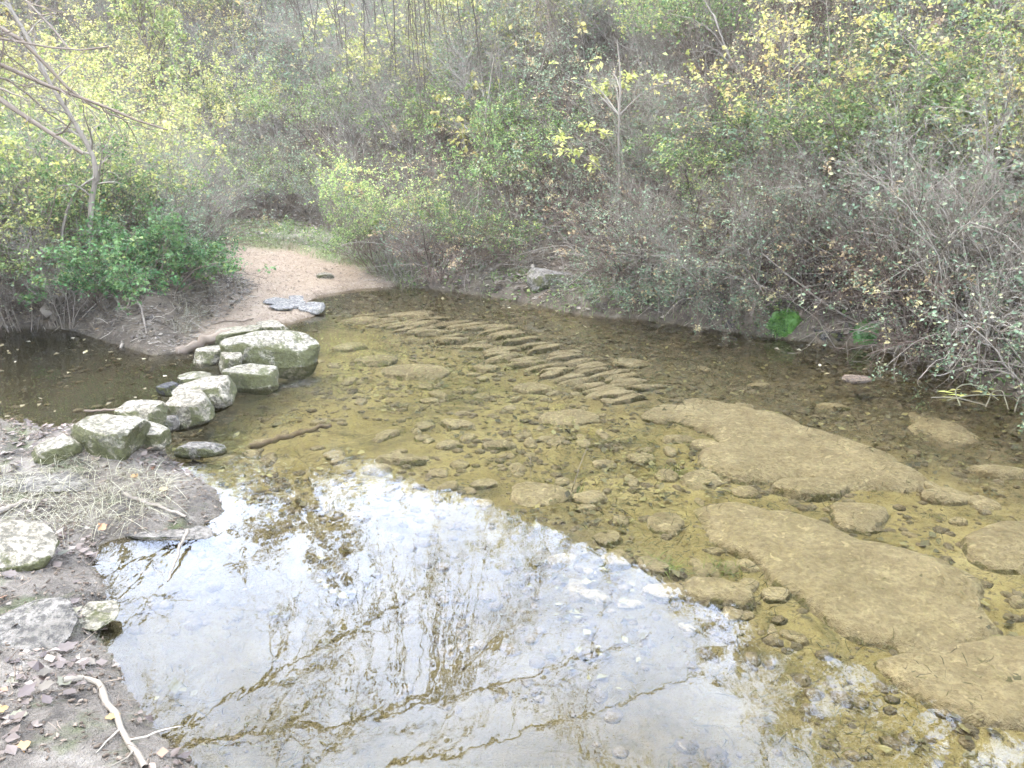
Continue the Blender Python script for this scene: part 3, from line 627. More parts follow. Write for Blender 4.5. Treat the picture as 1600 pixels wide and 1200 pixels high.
def hill_tree(seed, H, nleaf, leaf, lsize, spread=.5):
    g = np.random.RandomState(seed)
    tp = [(0, 0, -.3)]; 
    for k in range(1, 7): tp.append((tp[-1][0] + g.normal(0, .12), tp[-1][1] + g.normal(0, .12), H * .8 * k / 6))
    tr = resample(tp, .03 + H * .005, .015, 10); limbs = []
    for k in range(16):
        t = .25 + .7 * k / 16; b0 = np.array([np.interp(t * 9, range(10), tr[0][:, j]) for j in range(3)]); a = g.uniform(0, 6.28); L = H * g.uniform(.25, .42) * (1.15 - t * .5)
        e = b0 + np.array([math.cos(a) * L * spread * 1.3, math.sin(a) * L * spread * 1.3, L * g.uniform(.5, .9)]); mid = (b0 + e) / 2 + np.array([math.cos(a), math.sin(a), -.2]) * L * .08
        limbs.append(resample([b0, mid, e], .022, .008, 8))
    return tree_parts(seed, H, tr, limbs, 650, 1700, nleaf, leaf, lsize, 'bark_brown', nbr=150, br_len=H * .17, tw_len=H * .08, tl_len=H * .05)
TREES = {'bare': [hill_tree(301 + i, 6.0, 260, 'lf_tan', .06) for i in range(2)], 'yellow': [hill_tree(311 + i, 5.6, 3200, 'lf_yellow', .085) for i in range(2)], 'tan': [hill_tree(321, 6.2, 3600, 'lf_tan', .09)], 'lime': [hill_tree(331, 5.2, 4200, 'lf_lime', .085)]}
def under_skyline(x, y, H):
    el = math.degrees(math.atan2(zat(x, y) + H * .92 + CAM_Z, math.hypot(x, y))); az = math.degrees(math.atan2(x, y))
    return el < np.interp(az, [-40, -25, -10, 3, 9.6, 18.6, 28, 36], [27, 27, 27.5, 29, 34, 37, 44, 60])
def put_tree(k, x, y, sc, lb, gr):
    nm, lab = {'bare': ('bare_tree', 'leafless pale grey tree'), 'yellow': ('yellow_tree', 'slender tree with thin yellow crown'), 'tan': ('brown_tree', 'tree with withered tan leaves'), 'lime': ('green_tree', 'tree with yellow green crown')}[k]
    e = empty(nm, (x, y, zat(x, y))); e.scale = (sc,) * 3; e.rotation_euler = (0, 0, rg.uniform(0, 6.3)); tag(e, lab + ' ' + lb, 'tree', (nm.replace('_', ' ') + 's ' + gr) if gr else None)
    for pn, me in rg.choice(TREES[k]): obj(pn, me, None, e)
rg = random.Random(19)
for i in range(15):                                               # slope trees over the right of the stream
    s_ = rg.uniform(4, 17); t_ = -8 + 13 * (i + rg.random()) / 15; xy = H0 + HN * s_ + HT * t_
    sc = rg.uniform(.75, 1.1)
    while sc > .4 and not under_skyline(xy[0], xy[1], 5.8 * sc): sc -= .1
    if sc <= .45: continue
    put_tree(rg.choice(['bare', 'yellow', 'lime', 'bare', 'lime', 'tan']), xy[0], xy[1], sc, 'rooted high on the steep slope', 'on the steep slope')
for i in range(12):                                               # fewer along the slope beyond the path
    s_ = rg.uniform(6, 18); t_ = 6 + 15 * (i + rg.random()) / 12; xy = H0 + HN * s_ + HT * t_
    sc = rg.uniform(.55, .8)
    while sc > .4 and not under_skyline(xy[0], xy[1], 5.8 * sc): sc -= .1
    if sc <= .45: continue
    put_tree(rg.choice(['bare', 'yellow', 'lime', 'yellow']), xy[0], xy[1], sc, 'up the slope beyond the path', 'beyond the path')
for x, y, sc, k in [(-8.2, 12.5, .8, 'yellow'), (-6.8, 15.8, .8, 'lime'), (-10, 17, 1.0, 'yellow'), (-12.5, 14, .95, 'yellow'), (-5.0, 18.5, .9, 'yellow'), (-7.5, 10.6, .55, 'lime')]:
    put_tree(k, x, y, sc, 'on the valley floor behind the left bank', 'behind the left bank')
for x, y, sc, k in [(-2.9, -.9, 1.35, 'lime'), (1.6, -1.7, 1.4, 'tan'), (4.6, -.2, 1.3, 'lime'), (-.6, -3.0, 1.5, 'yellow'), (-5.6, 1.6, 1.3, 'lime')]:  # unseen trees inferred from the hanging twigs, added to shade the near bed
    put_tree(k, x, y, sc, 'out of view, shading the near bank of the stream', 'of the near bank')
put_tree('tan', -5.4, 17.6, 1.2, 'tall on the slope over the grass strip', None)
# thin sapling trunks seen among the brush
for px0, py0, px1, py1, k, lb in [(963, 385, 968, 60, 'yellow', 'slim sapling with sparse yellow leaves in the brush'), (1180, 175, 1095, -30, 'bare', 'slanted leafless sapling high on the slope'), (1545, 190, 1550, -60, 'bare', 'straight pale sapling at the top of the slope'),
                                  (1360, 140, 1350, -70, 'bare', 'upright leafless sapling in the brown brush'), (745, 330, 770, 90, 'yellow', 'thin sapling hung with pale yellow leaves above the brown bushes')]:
    a = hit(px0, py0); b_ = D(px1, py1, a[1] + .1); H = np.linalg.norm(b_ - a); g = np.random.RandomState(px0)
    tr = resample([(0, 0, -.1)] + [tuple((b_ - a) * f + g.normal(0, .025, 3)) for f in (.2, .4, .6, .8, 1)], .016, .006, 10)
    lm = []
    for j in range(8):
        f = rg.uniform(.35, .95); b0 = tr[0][int(f * 9)]; an = rg.uniform(0, 6.28); L = rg.uniform(.35, .8) * (1.2 - f * .6); lm.append(resample([b0, b0 + np.array([math.cos(an) * L * .5, math.sin(an) * L * .5, L * .45]), b0 + np.array([math.cos(an) * L, math.sin(an) * L, L * .6])], .007, .003, 8))
    e = empty('sapling', a); tag(e, lb, 'sapling')
    for pn, me in tree_parts(px0, H, tr, lm, 70, 160, 330 if k == 'yellow' else 25, 'lf_yellow' if k == 'yellow' else 'lf_tan', .06, nbr=26, br_len=.5, tw_len=.3, tl_len=.16, leafclump=.75): obj(pn, me, None, e)
# the tree beyond the left edge whose limbs reach over the water and into the view
Y0 = 5.6
tz = zat(-5.2, 5.0)
trunk = resample([(-5.2, 5.0, tz - .2), (-5.15, 5.0, 1.5), (-4.9, 5.05, 3), (-4.5, 5.2, 4.4), (-4.1, 5.4, 5.8)], .12, .05, 12)
def px_limb(pix, y, r0, r1, start=None): return resample(([start] if start is not None else []) + [D(a, b_, y) for a, b_ in pix], r0 * 1.45, r1 * 1.7, 14)
limbs = [px_limb([(-60, 112), (0, 155), (52, 192), (92, 215), (130, 240)], Y0, .022, .008, (-5.05, 5.0, 1.9)), px_limb([(-60, 70), (0, 100), (60, 130), (120, 152), (175, 165), (215, 195), (262, 203)], Y0, .020, .004, (-5.0, 5.0, 2.3)),
         px_limb([(-60, 20), (0, 38), (40, 60), (70, 100), (105, 140), (140, 170), (190, 185)], Y0, .020, .004, (-4.95, 5.05, 2.6)), px_limb([(-60, 40), (0, 65), (50, 65), (110, 85), (170, 73)], Y0 - .2, .012, .003, (-4.95, 5.05, 2.5)),
         px_limb([(-20, -60), (35, 0), (70, 25), (95, 55), (110, 80)], Y0, .012, .004, (-4.9, 5.05, 2.9)), px_limb([(-60, 105), (0, 115), (40, 135), (80, 190), (110, 200)], Y0 + .2, .010, .003, (-5.05, 5.0, 2.1))]
left_tree = empty('overhanging_tree', (0, 0, 0)); tag(left_tree, 'bare tree with long grey branches reaching over the side pool from left', 'tree')
for pn, me in tree_parts(501, 5, trunk, limbs, 90, 240, 60, 'lf_yellow', .04, 'bark_brown', br_len=.6, tw_len=.3, tl_len=.16, nbr=44, up=.0): obj(pn, me, None, left_tree)
hang = [resample([(-4.8, 5.1, 3.1), (-3.2, 5.3, 3.55), (-1.5, 5.8, 3.75), (0.1, 6.2, 3.6), (1.1, 6.4, 3.3)], .026, .008, 14), resample([(-4.5, 5.2, 4.3), (-2.6, 5.9, 4.7), (-.6, 6.6, 4.9), (1.2, 7.0, 4.6), (2.2, 7.1, 4.2)], .026, .008, 14),
        resample([(-3.2, 5.3, 3.55), (-2.2, 6.0, 3.3), (-1.3, 6.4, 2.95), (-.7, 6.7, 2.75)], .02, .006, 14), resample([(-1.5, 5.8, 3.75), (-.7, 6.1, 3.6), (-.1, 6.2, 3.1), (.2, 6.3, 2.8)], .015, .005, 14)]
for pn, me in tree_parts(507, 5, (hang[1][0], hang[1][1]), hang, 520, 1500, 160, 'lf_yellow', .045, 'bark_brown', br_len=1.35, tw_len=.65, tl_len=.38, nbr=80, droop=.10, up=-.15):
    obj({'trunk': 'limb', 'branches': 'drooping_twigs', 'crown': 'leaves'}[pn], me, None, left_tree)
hg = np.random.RandomState(29); n = 30; hx = np.sort(hg.uniform(425, 735, n)); he = hg.uniform(20, 150, n) * np.where(hg.rand(n) < .3, 1.15, .8)
top = np.stack([D(a, -330 + hg.uniform(-60, 60), 6.2 + hg.uniform(-.3, .3)) for a in hx - 25]); tip = np.stack([D(a + hg.uniform(-10, 50), e_, t_[1]) for a, e_, t_ in zip(hx, he, top)])
tt = np.linspace(0, 1, 9)[None, :, None]; P = top[:, None] * (1 - tt) + tip[:, None] * tt + np.cumsum(hg.normal(0, .012, (n, 9, 3)), 1) * tt; rr = hg.uniform(.0045, .007, n)[:, None] * np.linspace(1, .35, 9)[None]
rs = np.random.RandomState(30); Q, rq = sprout(P, rr, 190, .25, 1, .38, 6, .45, .14, .10, .6, -.3, .0024); v, f = join([tubes(P, rr, 4), tubes(Q, rq, 3)]); obj('hanging_twigs', mesh('hanging_twigs', v, f), M['bark_dark'], left_tree)
# a leaning tree on the right slope, seen mostly as its mirror image in the water
rtz = zat(4.6, 5.6)
rt = resample([(4.9, 5.9, zat(4.9, 5.9) - .2), (4.7, 5.8, 2.6), (4.2, 5.7, 4.2), (3.5, 5.7, 5.6)], .10, .045, 12)
rl = [resample([(4.4, 5.75, 3.6), (3.2, 5.7, 4.6), (2.0, 5.9, 4.9), (.9, 6.2, 4.6)], .024, .008, 14), resample([(4.0, 5.7, 4.6), (2.8, 5.9, 5.4), (1.6, 6.4, 5.4), (.6, 6.9, 4.9)], .024, .008, 14), resample([(4.5, 5.8, 3.2), (3.9, 6.0, 3.9), (3.0, 6.3, 4.2), (2.1, 6.6, 3.9)], .03, .008, 14)]
e = empty('leaning_tree', (4.9, 5.9, 0)); e.location = (0, 0, 0); tag(e, 'leaning bare tree on the right slope whose twigs mirror in the water', 'tree')
for pn, me in tree_parts(511, 5, rt, rl, 420, 1100, 90, 'lf_lime', .05, 'bark_brown', br_len=1.2, tw_len=.6, tl_len=.34, nbr=80, droop=.05, up=-.05): obj(pn, me, None, e)
# the two thin crooked stems on the left bank
Y1 = 6.35; e = empty('crooked_sapling', (0, 0, 0)); tag(e, 'thin crooked pale stem with a second stem forking off, on left bank', 'sapling')
b0 = hit(148, 505)
st = resample([(b0[0], Y1, zat(b0[0], Y1) - .1)] + [D(a, b_, Y1) for a, b_ in [(143, 435), (140, 370), (143, 310), (152, 272), (146, 240), (128, 212), (105, 172), (80, 135), (60, 95), (45, 60), (20, 20), (-10, -30)]], .026, .012, 30)
st2 = resample([(D(72, 505, Y1)[0], Y1, zat(D(72, 505, Y1)[0], Y1) - .1)] + [D(a, b_, Y1 - .05) for a, b_ in [(82, 450), (104, 405), (95, 372), (105, 325), (120, 294), (148, 278)]], .014, .009, 20)
for nm, S in (('stem', st), ('stem', st2)):
    v, f = tubes(S[0][None], S[1][None] * (1 + .12 * np.sin(np.arange(len(S[1])) * 2.1)), 7); obj(nm, mesh(nm, v, f), M['bark_tree'], e)
rs = np.random.RandomState(8); P, r_ = sprout(np.stack([st[0][8:]]), np.stack([st[1][8:]]), 26, .1, 1, .55, 7, .9, .2, .05, .5, .0, .002); P2, r2 = sprout(P, r_, 80, .1, 1, .25, 5, .9, .2, .05, .6)
v, f = join([tubes(P, r_, 3), tubes(P2, r2, 3)]); obj('twigs', mesh('twigs', v, f), M['bark_grey'], e)
# ------------------------------------------------------------------ ground cover nobody could count
def scatter(n, box, cond, seed):
    g = np.random.RandomState(seed); x = g.uniform(box[0], box[1], n); y = g.uniform(box[2], box[3], n)
    h = height(x, y, True); k = cond(x, y, *h); return x[k], y[k], h[0][k]
def ground_leaves(name, x, y, z, size, mat, seed, lift=.012, flat=.8, kind='stuff', parent=None):
    g = np.random.RandomState(seed); n = len(x); s = np.stack([x, y, z + lift * g.rand(n)], 1)
    a = g.uniform(0, 6.28, n); d = unit(np.stack([np.cos(a), np.sin(a), g.normal(0, .25, n)], 1)); nr = unit(np.stack([g.normal(0, 1 - flat, n), g.normal(0, 1 - flat, n), np.ones(n)], 1))
    w = unit(np.cross(d, nr)); nr = np.cross(w, d); ln = (size * g.uniform(.5, 1.35, n))[:, None]; wd = ln * g.uniform(.28, .45, n)[:, None]; curl = g.uniform(-.25, .5, n)[:, None]
    Vv = np.stack([s, s + d * ln * .5 + w * wd + nr * wd * curl, s + d * ln + nr * ln * .15 * g.normal(0, 1, n)[:, None], s + d * ln * .5 - w * wd + nr * wd * curl], 1).reshape(-1, 3)
    me = mesh(name, Vv, np.arange(n)[:, None] * 4 + np.array([[0, 1, 2, 3]]), False); o = obj(name, me, mat, parent); return tag(o, kind=kind)
def blades(name, x, y, z, L, mat, seed, lean=.6, w=.0025):
    g = np.random.RandomState(seed); n = len(x); P = np.empty((n, 4, 3)); a = g.uniform(0, 6.28, n); ln = L * g.uniform(.5, 1.3, n); le = lean * g.uniform(.3, 1.3, n)
    for k, t in enumerate((0, .4, .75, 1)):
        P[:, k, 0] = x + np.cos(a) * ln * le * t * t; P[:, k, 1] = y + np.sin(a) * ln * le * t * t; P[:, k, 2] = z - .01 + ln * (t - .45 * le * t * t)
    sd = np.stack([-np.sin(a), np.cos(a), 0 * a], 1)[:, None] * (w * np.array([1, .9, .6, .1]))[None, :, None]
    Vv = np.stack([P - sd, P + sd], 2).reshape(-1, 3); b0 = np.arange(n)[:, None] * 8; Fq = np.concatenate([b0 + np.array([[2 * k, 2 * k + 1, 2 * k + 3, 2 * k + 2]]) for k in range(3)])
    return tag(obj(name, mesh(name, Vv, Fq), mat), kind='stuff')
M['litter'] = leaf_mat('leaf_litter', [(0, (.05, .035, .025)), (.4, (.10, .074, .05)), (.75, (.145, .112, .08)), (.94, (.24, .20, .145)), (1, (.22, .11, .04))], .15)
M['lf_float'] = leaf_mat('floating_leaf', [(0, (.12, .085, .04)), (.7, (.26, .20, .10)), (1, (.5, .43, .3))], .2)
M['grass'] = leaf_mat('turf_grass', [(0, (.07, .10, .025)), (.5, (.14, .18, .05)), (1, (.28, .29, .10))], .3)
M['dry_grass'] = leaf_mat('dry_grass', [(0, (.09, .075, .04)), (.5, (.19, .165, .10)), (1, (.29, .26, .175))], .3)
M['moss'] = leaf_mat('bright_moss', [(0, (.018, .055, .006)), (.5, (.05, .14, .018)), (1, (.12, .25, .04))], .3)
M['gravel'] = bark_mat('path_gravel', (.20, .14, .085), (.34, .255, .165), (.46, .37, .265))
M['weed'] = leaf_mat('dark_water_weed', [(0, (.02, .02, .008)), (.5, (.05, .047, .017)), (1, (.11, .10, .035))], .1)
M['weed_leaf'] = leaf_mat('sunken_leaf', [(0, (.02, .015, .007)), (.6, (.06, .045, .02)), (1, (.15, .115, .055))], .1)
M['weed_green'] = leaf_mat('green_water_weed', [(0, (.05, .08, .01)), (1, (.14, .18, .03))], .2)
# leaf litter along the far shore and on the muddy bank
x, y, z = scatter(60000, (-4, 5, 3.5, 12), lambda x, y, z, d, dp, s, t, h: (d < -.02) & (dp < -.1) & (s > -1.9) & (h < .8) & (fbm(x, y, 3, 61) > -.35), 1); ground_leaves('leaf_litter', x[:15000], y[:15000], z[:15000], .05, M['litter'], 1); crumbs_xy = (x[15000:], y[15000:], z[15000:])
x, y, z = scatter(22000, (-3.4, -.2, 1.0, 3.9), lambda x, y, z, d, dp, s, t, h: (d < -.01) & (fbm(x, y, 3.5, 63) > .12), 2); ground_leaves('leaf_litter', x[:1900], y[:1900], z[:1900], .034, M['litter'], 2)
x, y, z = scatter(16000, (-6, -1.2, 4.5, 8), lambda x, y, z, d, dp, s, t, h: (d < -.02) & (dp < .1) & (fbm(x, y, 2.5, 65) > -.1), 3); ground_leaves('leaf_litter', x[:5000], y[:5000], z[:5000], .04, M['litter'], 3)
# undergrowth on the slope: low leaves and dead stalks
x, y, z = scatter(150000, (-9, 12, 4, 20), lambda x, y, z, d, dp, s, t, h: (d < -.25) & (dp < -.3) & (h > .08) & (np.abs(x / (y + .1)) < .85) & (fbm(x, y, 1.1, 67) > -.25), 4)
n = min(len(x), 42000); g = np.random.RandomState(4); ground_leaves('undergrowth', x[:n], y[:n], z[:n] + g.gamma(1.4, .10, n), .045, M['lf_grey'], 4, flat=.5)
m_ = min(len(x) - n, 14000); rs = np.random.RandomState(6); xx, yy, zz = x[n:n + m_], y[n:n + m_], z[n:n + m_]
P = walk(np.stack([xx, yy, zz - .03], 1), np.stack([rs.normal(0, .5, m_), rs.normal(-.15, .5, m_), np.ones(m_)], 1), rs.uniform(.25, .9, m_), 5, .16, .06)
v, f = tubes(P, rs.uniform(.0012, .0032, m_)[:, None] * np.linspace(1, .45, 5)[None], 3); tag(obj('dead_stalks', mesh('dead_stalks', v, f), M['bark_grey']), kind='stuff')
# bare canes that hang and arch out over the far shore
xy = np.array([hit(a, b_) for a, b_ in zip(np.linspace(620, 1640, 60), np.interp(np.linspace(620, 1640, 60), [620, 900, 1200, 1400, 1640], [408, 432, 470, 490, 560]))]); k = rs.randint(0, 60, 900); kp = np.linspace(620, 1640, 60)[k]; keep = ~(((kp > 800) & (kp < 930)) | ((kp > 1180) & (kp < 1420) & (rs.rand(900) < .75)))
k = k[keep][:520]; nk = len(k); S = xy[k] + rs.normal(0, .16, (nk, 3)) * np.array([1, 1, 0]); S[:, 2] = height(S[:, 0], S[:, 1]) - .03
P = walk(S, np.stack([rs.normal(-.25, .6, nk), rs.normal(-.25, .5, nk), np.full(nk, 1.3)], 1), rs.uniform(.4, 1.2, nk), 9, .13, .15); P[:, :, 2] = np.maximum(P[:, :, 2], .012)
rr = rs.uniform(.0018, .0045, nk)[:, None] * np.linspace(1, .4, 9)[None]; Q, rq = sprout(P, rr, 1700, .2, 1, .4, 5, .8, .2, .08, .6); Q[:, :, 2] = np.maximum(Q[:, :, 2], .012)
v, f = join([tubes(P, rr, 4), tubes(Q, rq, 3)]); tag(obj('tangled_canes', mesh('tangled_canes', v, f), M['bark_grey']), kind='stuff')
# low green plants along the waterline of the far shore
x, y, z = scatter(40000, (-3, 5, 3.5, 10), lambda x, y, z, d, dp, s, t, h: (d < .03) & (d > -.55) & (s > -1.7) & (dp < -.1) & (fbm(x, y, 2.2, 71) > -.12), 7); n = min(len(x), 9000); g = np.random.RandomState(7); ground_leaves('ground_cover', x[:n], y[:n], np.maximum(z[:n], 0) + g.gamma(1.3, .03, n), .036, M['lf_green'], 7, flat=.55)
# turf by the path, dry grass on the banks
x, y, z = scatter(90000, (-6, 0, 6, 14), lambda x, y, z, d, dp, s, t, h: (sdist(x, y, GPOLY) + .25 * fbm(x, y, 2, 73) > -.12) & (dp < .05), 8); n = min(len(x), 14000); blades('turf', x[:n], y[:n], z[:n], .06, M['grass'], 8)
x, y, z = scatter(60000, (-4, -.8, 4.6, 10), lambda x, y, z, d, dp, s, t, h: (d < -.02) & (dp < .02) & (dp > -1.1) & (fbm(x, y, 2.2, 75) > -.05), 9); n = min(len(x), 9000); blades('dry_grass', x[:n], y[:n], z[:n], .11, M['dry_grass'], 9, 1.3, .0016)
c1 = hit(110, 775)[:2]; c2 = hit(60, 800)[:2]
x, y, z = scatter(60000, (-3.6, -1, 2.2, 3.9), lambda x, y, z, d, dp, s, t, h: (d < .0) & (((x - c1[0]) / .55) ** 2 + ((y - c1[1]) / .24) ** 2 + .5 * fbm(x, y, 5, 77) < .8), 10); n = min(len(x), 1000); blades('dry_grass', x[:n], y[:n], z[:n], .10, M['dry_grass'], 10, 2.0, .0013)
# crumbs of bark, twig and earth on the open banks, small gravel on the path
def crumbs(name, x, y, z, lo, hi, r0, mat, seed):
    global rs; rs = np.random.RandomState(seed); n = len(x)
    P = walk(np.stack([x, y, z + .006], 1), np.stack([rs.normal(0, 1, n), rs.normal(0, 1, n), rs.normal(0, .15, n)], 1), rs.uniform(lo, hi, n), 3, .3, 0)
    v, f = tubes(P, (r0 * rs.uniform(.5, 1.4, n))[:, None] * np.array([[.7, 1, .5]]), 4); return tag(obj(name, mesh(name, v, f), M[mat]), kind='stuff')
x, y, z = scatter(60000, (-4, -.2, 1.0, 4.0), lambda x, y, z, d, dp, s, t, h: (d < -.005) & (fbm(x, y, 3, 91) > -.3), 21); crumbs('twig_debris', x[:2600], y[:2600], z[:2600], .015, .07, .0016, 'bark_brown', 21); crumbs('earth_crumbs', x[2600:9000], y[2600:9000], z[2600:9000] - .003, .006, .02, .0045, 'bark_brown', 22)
x, y, z = scatter(60000, (-6, -1, 4.5, 8.5), lambda x, y, z, d, dp, s, t, h: (d < -.005) & (dp < .15), 23); crumbs('twig_debris', x[:4200], y[:4200], z[:4200], .03, .16, .0024, 'bark_grey', 23)
x, y, z = scatter(60000, (-5, 0, 4.5, 12), lambda x, y, z, d, dp, s, t, h: (d < .05) & (dp > -.1), 24); crumbs('gravel', x[:3200], y[:3200], z[:3200] - .004, .006, .022, .004, 'gravel', 24); crumbs('twig_debris', x[3200:3900], y[3200:3900], z[3200:3900], .01, .05, .0022, 'bark_brown', 25)
crumbs('twig_debris', *(a[:3500] for a in crumbs_xy), .02, .14, .0024, 'bark_brown', 26)
x, y, z = scatter(50000, (-3, 5, 3.5, 10), lambda x, y, z, d, dp, s, t, h: (d < .01) & (d > -.6) & (s > -1.8) & (dp < -.05) & (fbm(x, y, 2.6, 79) > .0), 27); n = min(len(x), 4500); blades('shore_grass', x[:n], y[:n], np.maximum(z[:n], 0), .09, M['grass'], 27, .9, .002)
# pebbles and weed on the bed
pm = stone_mesh('pebble', 900, 1, 2.3, 3, .12, .8); pv = np.array([v.co[:] for v in pm.vertices]); pf = np.array([p.vertices[:] for p in pm.polygons])
x, y, z = scatter(30000, (-3.6, 4.4, .9, 8.5), lambda x, y, z, d, dp, s, t, h: (d > .04) & (fbm(x, y, 1.5, 81) > -.2) & (np.abs(x / y) < .8), 12); n = min(len(x), 5200); g = np.random.RandomState(12)
sz = .008 + .03 * g.rand(n) ** 3; a = g.uniform(0, 6.28, n); ca, sa = np.cos(a), np.sin(a); B = pv[None] * np.stack([sz * g.uniform(.8, 1.5, n), sz, sz * .45], 1)[:, None]
Vv = np.stack([B[..., 0] * ca[:, None] - B[..., 1] * sa[:, None] + x[:n, None], B[..., 0] * sa[:, None] + B[..., 1] * ca[:, None] + y[:n, None], B[..., 2] + z[:n, None]], -1).reshape(-1, 3)
tag(obj('pebbles', mesh('pebbles', Vv, (pf[None] + (np.arange(n) * len(pv))[:, None, None]).reshape(-1, 3)), M['pebble']), kind='stuff')
x, y, z = scatter(60000, (-3.6, 4.4, 1.2, 8.5), lambda x, y, z, d, dp, s, t, h: (d > .05) & (fbm(x, y, 1.9, 83) > .05 - .25 * sm(-1.4, -.2, s)) & (np.abs(x / y) < .8), 13); n = min(len(x), 7500); rs = np.random.RandomState(13)
P = walk(np.stack([x[:n], y[:n], z[:n] + .006 + .02 * rs.rand(n)], 1), np.stack([rs.normal(1, .7, n), rs.normal(-.5, .5, n), rs.normal(0, .12, n)], 1), rs.uniform(.02, .085, n), 4, .6, 0); P[:, :, 2] = np.minimum(P[:, :, 2], -.008)
v, f = tubes(P, rs.uniform(.0008, .0024, n)[:, None] * np.array([[.7, 1, .8, .3]]), 3); tag(obj('water_weed', mesh('water_weed', v, f), M['weed']), kind='stuff')
x, y, z = scatter(14000, (.5, 4.4, 1.2, 5.5), lambda x, y, z, d, dp, s, t, h: (d > .3) & (fbm(x, y, 2.4, 89) > .1) & (np.abs(x / y) < .8), 16); n = min(len(x), 800); rs = np.random.RandomState(16)
P = walk(np.stack([x[:n], y[:n], np.full(n, -.088)], 1), np.stack([rs.normal(1, .6, n), rs.normal(-.6, .4, n), rs.normal(0, .03, n)], 1), rs.uniform(.015, .06, n), 4, .55, 0)
v, f = tubes(P, rs.uniform(.0008, .002, n)[:, None] * np.array([[.7, 1, .8, .3]]), 3); tag(obj('water_weed', mesh('water_weed', v, f), M['weed']), kind='stuff')
# dead leaves on the bed and floating on the water
x, y, z = scatter(30000, (-3.6, 4.4, 1.2, 8.5), lambda x, y, z, d, dp, s, t, h: (d > .03) & ((fbm(x, y, 2, 85) > .15) | (s > -1.6)) & (np.abs(x / y) < .8), 14); n = min(len(x), 4200); ground_leaves('sunken_leaves', x[:n], y[:n], z[:n] + .01, .038, M['weed_leaf'], 14)
x, y, z = scatter(6000, (-4.5, 4.4, 2.5, 8.0), lambda x, y, z, d, dp, s, t, h: (d > .02) & ((s > -.55) | (x < -2.0) | (fbm(x, y, 1.5, 87) > .62)), 15); n = min(len(x), 150); ground_leaves('floating_leaves', x[:n], y[:n], 0 * z[:n] + .003, .035, M['lf_float'], 15, lift=.003, flat=.97)
# ------------------------------------------------------------------ single small things
rg = random.Random(31); lo_ = [(0, 0), (.10, .16), (.24, .20), (.32, .36), (.46, .24), (.60, .30), (.72, .14), (1, 0)]; mid_ = [(a, 0) for a, _ in lo_]
LV = np.array([(a, b_ * sg, .10 * abs(b_) + .12 * (a - .45) ** 2) for sg in (1, -1) for a, b_ in lo_] + [(a, 0, .10 * (a - .45) ** 2) for a, _ in mid_])
LF = np.array([[16 + k, k, k + 1, 17 + k] for k in range(7)] + [[17 + k, 9 + k, 8 + k, 16 + k] for k in range(7)]); fl = mesh('fallen_leaf', LV, LF, False)
M['leaf_dead'] = leaf_mat('dead_leaf', [(0, (.03, .019, .012)), (.5, (.065, .045, .03)), (1, (.11, .082, .058))], .15, .2); fl.materials.append(M['leaf_dead'])
fo = fl.copy(); fo.materials.clear(); fo.materials.append(leaf_mat('orange_leaf', [(0, (.22, .08, .03)), (1, (.3, .15, .06))], .2))
for i, (px, py, L, o_) in enumerate([(165, 832, .055, 1), (95, 972, .075, 0), (75, 1010, .06, 0), (88, 1022, .07, 0), (110, 1075, .06, 0), (60, 1080, .055, 0), (30, 1095, .06, 0), (100, 1085, .05, 0), (45, 1120, .055, 0), (20, 1060, .05, 0), (70, 1050, .06, 0), (12, 935, .05, 1), (205, 750, .05, 1), (250, 770, .05, 1),
                                     (90, 870, .05, 0), (95, 890, .05, 0), (130, 1035, .05, 0), (60, 1065, .045, 0), (15, 1110, .05, 1), (165, 1128, .04, 1), (50, 1165, .06, 1), (80, 1105, .045, 0), (5, 900, .06, 0), (230, 782, .04, 0), (118, 1060, .05, 0)]):
    p = hit(px, py); tag(obj('fallen_leaf', fo if o_ else fl, None, None, (p[0], p[1], p[2] + .012), (R(rg.uniform(-18, 18)), R(rg.uniform(-18, 18)), rg.uniform(0, 6.3)), (L, L, L)), 'orange brown fallen leaf on the muddy bank' if o_ else 'pale grey fallen leaf lying on the muddy bank', 'leaf', 'orange fallen leaves' if o_ else 'grey fallen leaves')
def stick(name, pts, r0, r1, mat, label, cat, K=16, sides=7, twigs=0, seed=1, group=None):
    global rs; rs = np.random.RandomState(seed)
    P, r_ = resample(pts, r0, r1, K); P[1:-1] += rs.normal(0, r0 * .35, (K - 2, 3)); r_ = r_ * (1 + rs.normal(0, .10, K))
    parts = [tubes(P[None], r_[None], sides)]; e = mesh(name, *parts[0]); o = tag(obj(name, e, M[mat]), label, cat, group)
    if twigs:
        Q, rq = sprout(P[None], r_[None], twigs, .15, .95, .22, 6, .9, .2, .05, .5); Q[:, :, 2] = np.maximum(Q[:, :, 2], P[:, 2].min()); v, f = tubes(Q, rq, 4); obj('twigs', mesh('twigs', v, f), M[mat], o)
    return o
def on(pix, up=.01): return [hit(a, b_) + np.array([0, 0, up]) for a, b_ in pix]
stick('fallen_branch', on([(100, 1068), (128, 1060), (152, 1066), (168, 1100), (188, 1138), (205, 1165), (228, 1205)], .012), .010, .008, 'bark_grey', 'bent grey branch lying on the mud beside pale fallen leaves', 'branch', twigs=4)
stick('fallen_branch', on([(196, 776), (225, 788), (262, 800), (292, 812)], .014), .010, .006, 'bark_tree', 'pale peeled stick lying across the mud near the dry grass', 'branch')
stick('fallen_branch', [G(293, 828, .04), G(282, 850, .03), G(274, 880, .015), G(262, 908, .0)], .007, .003, 'bark_tree', 'short pale stick slanting into the water from thin slab', 'branch')
stick('driftwood', on([(-60, 822), (-10, 806), (30, 792), (56, 786)], .012), .016, .010, 'bark_tree', 'brown piece of driftwood on the bank above the big pale rock', 'driftwood')
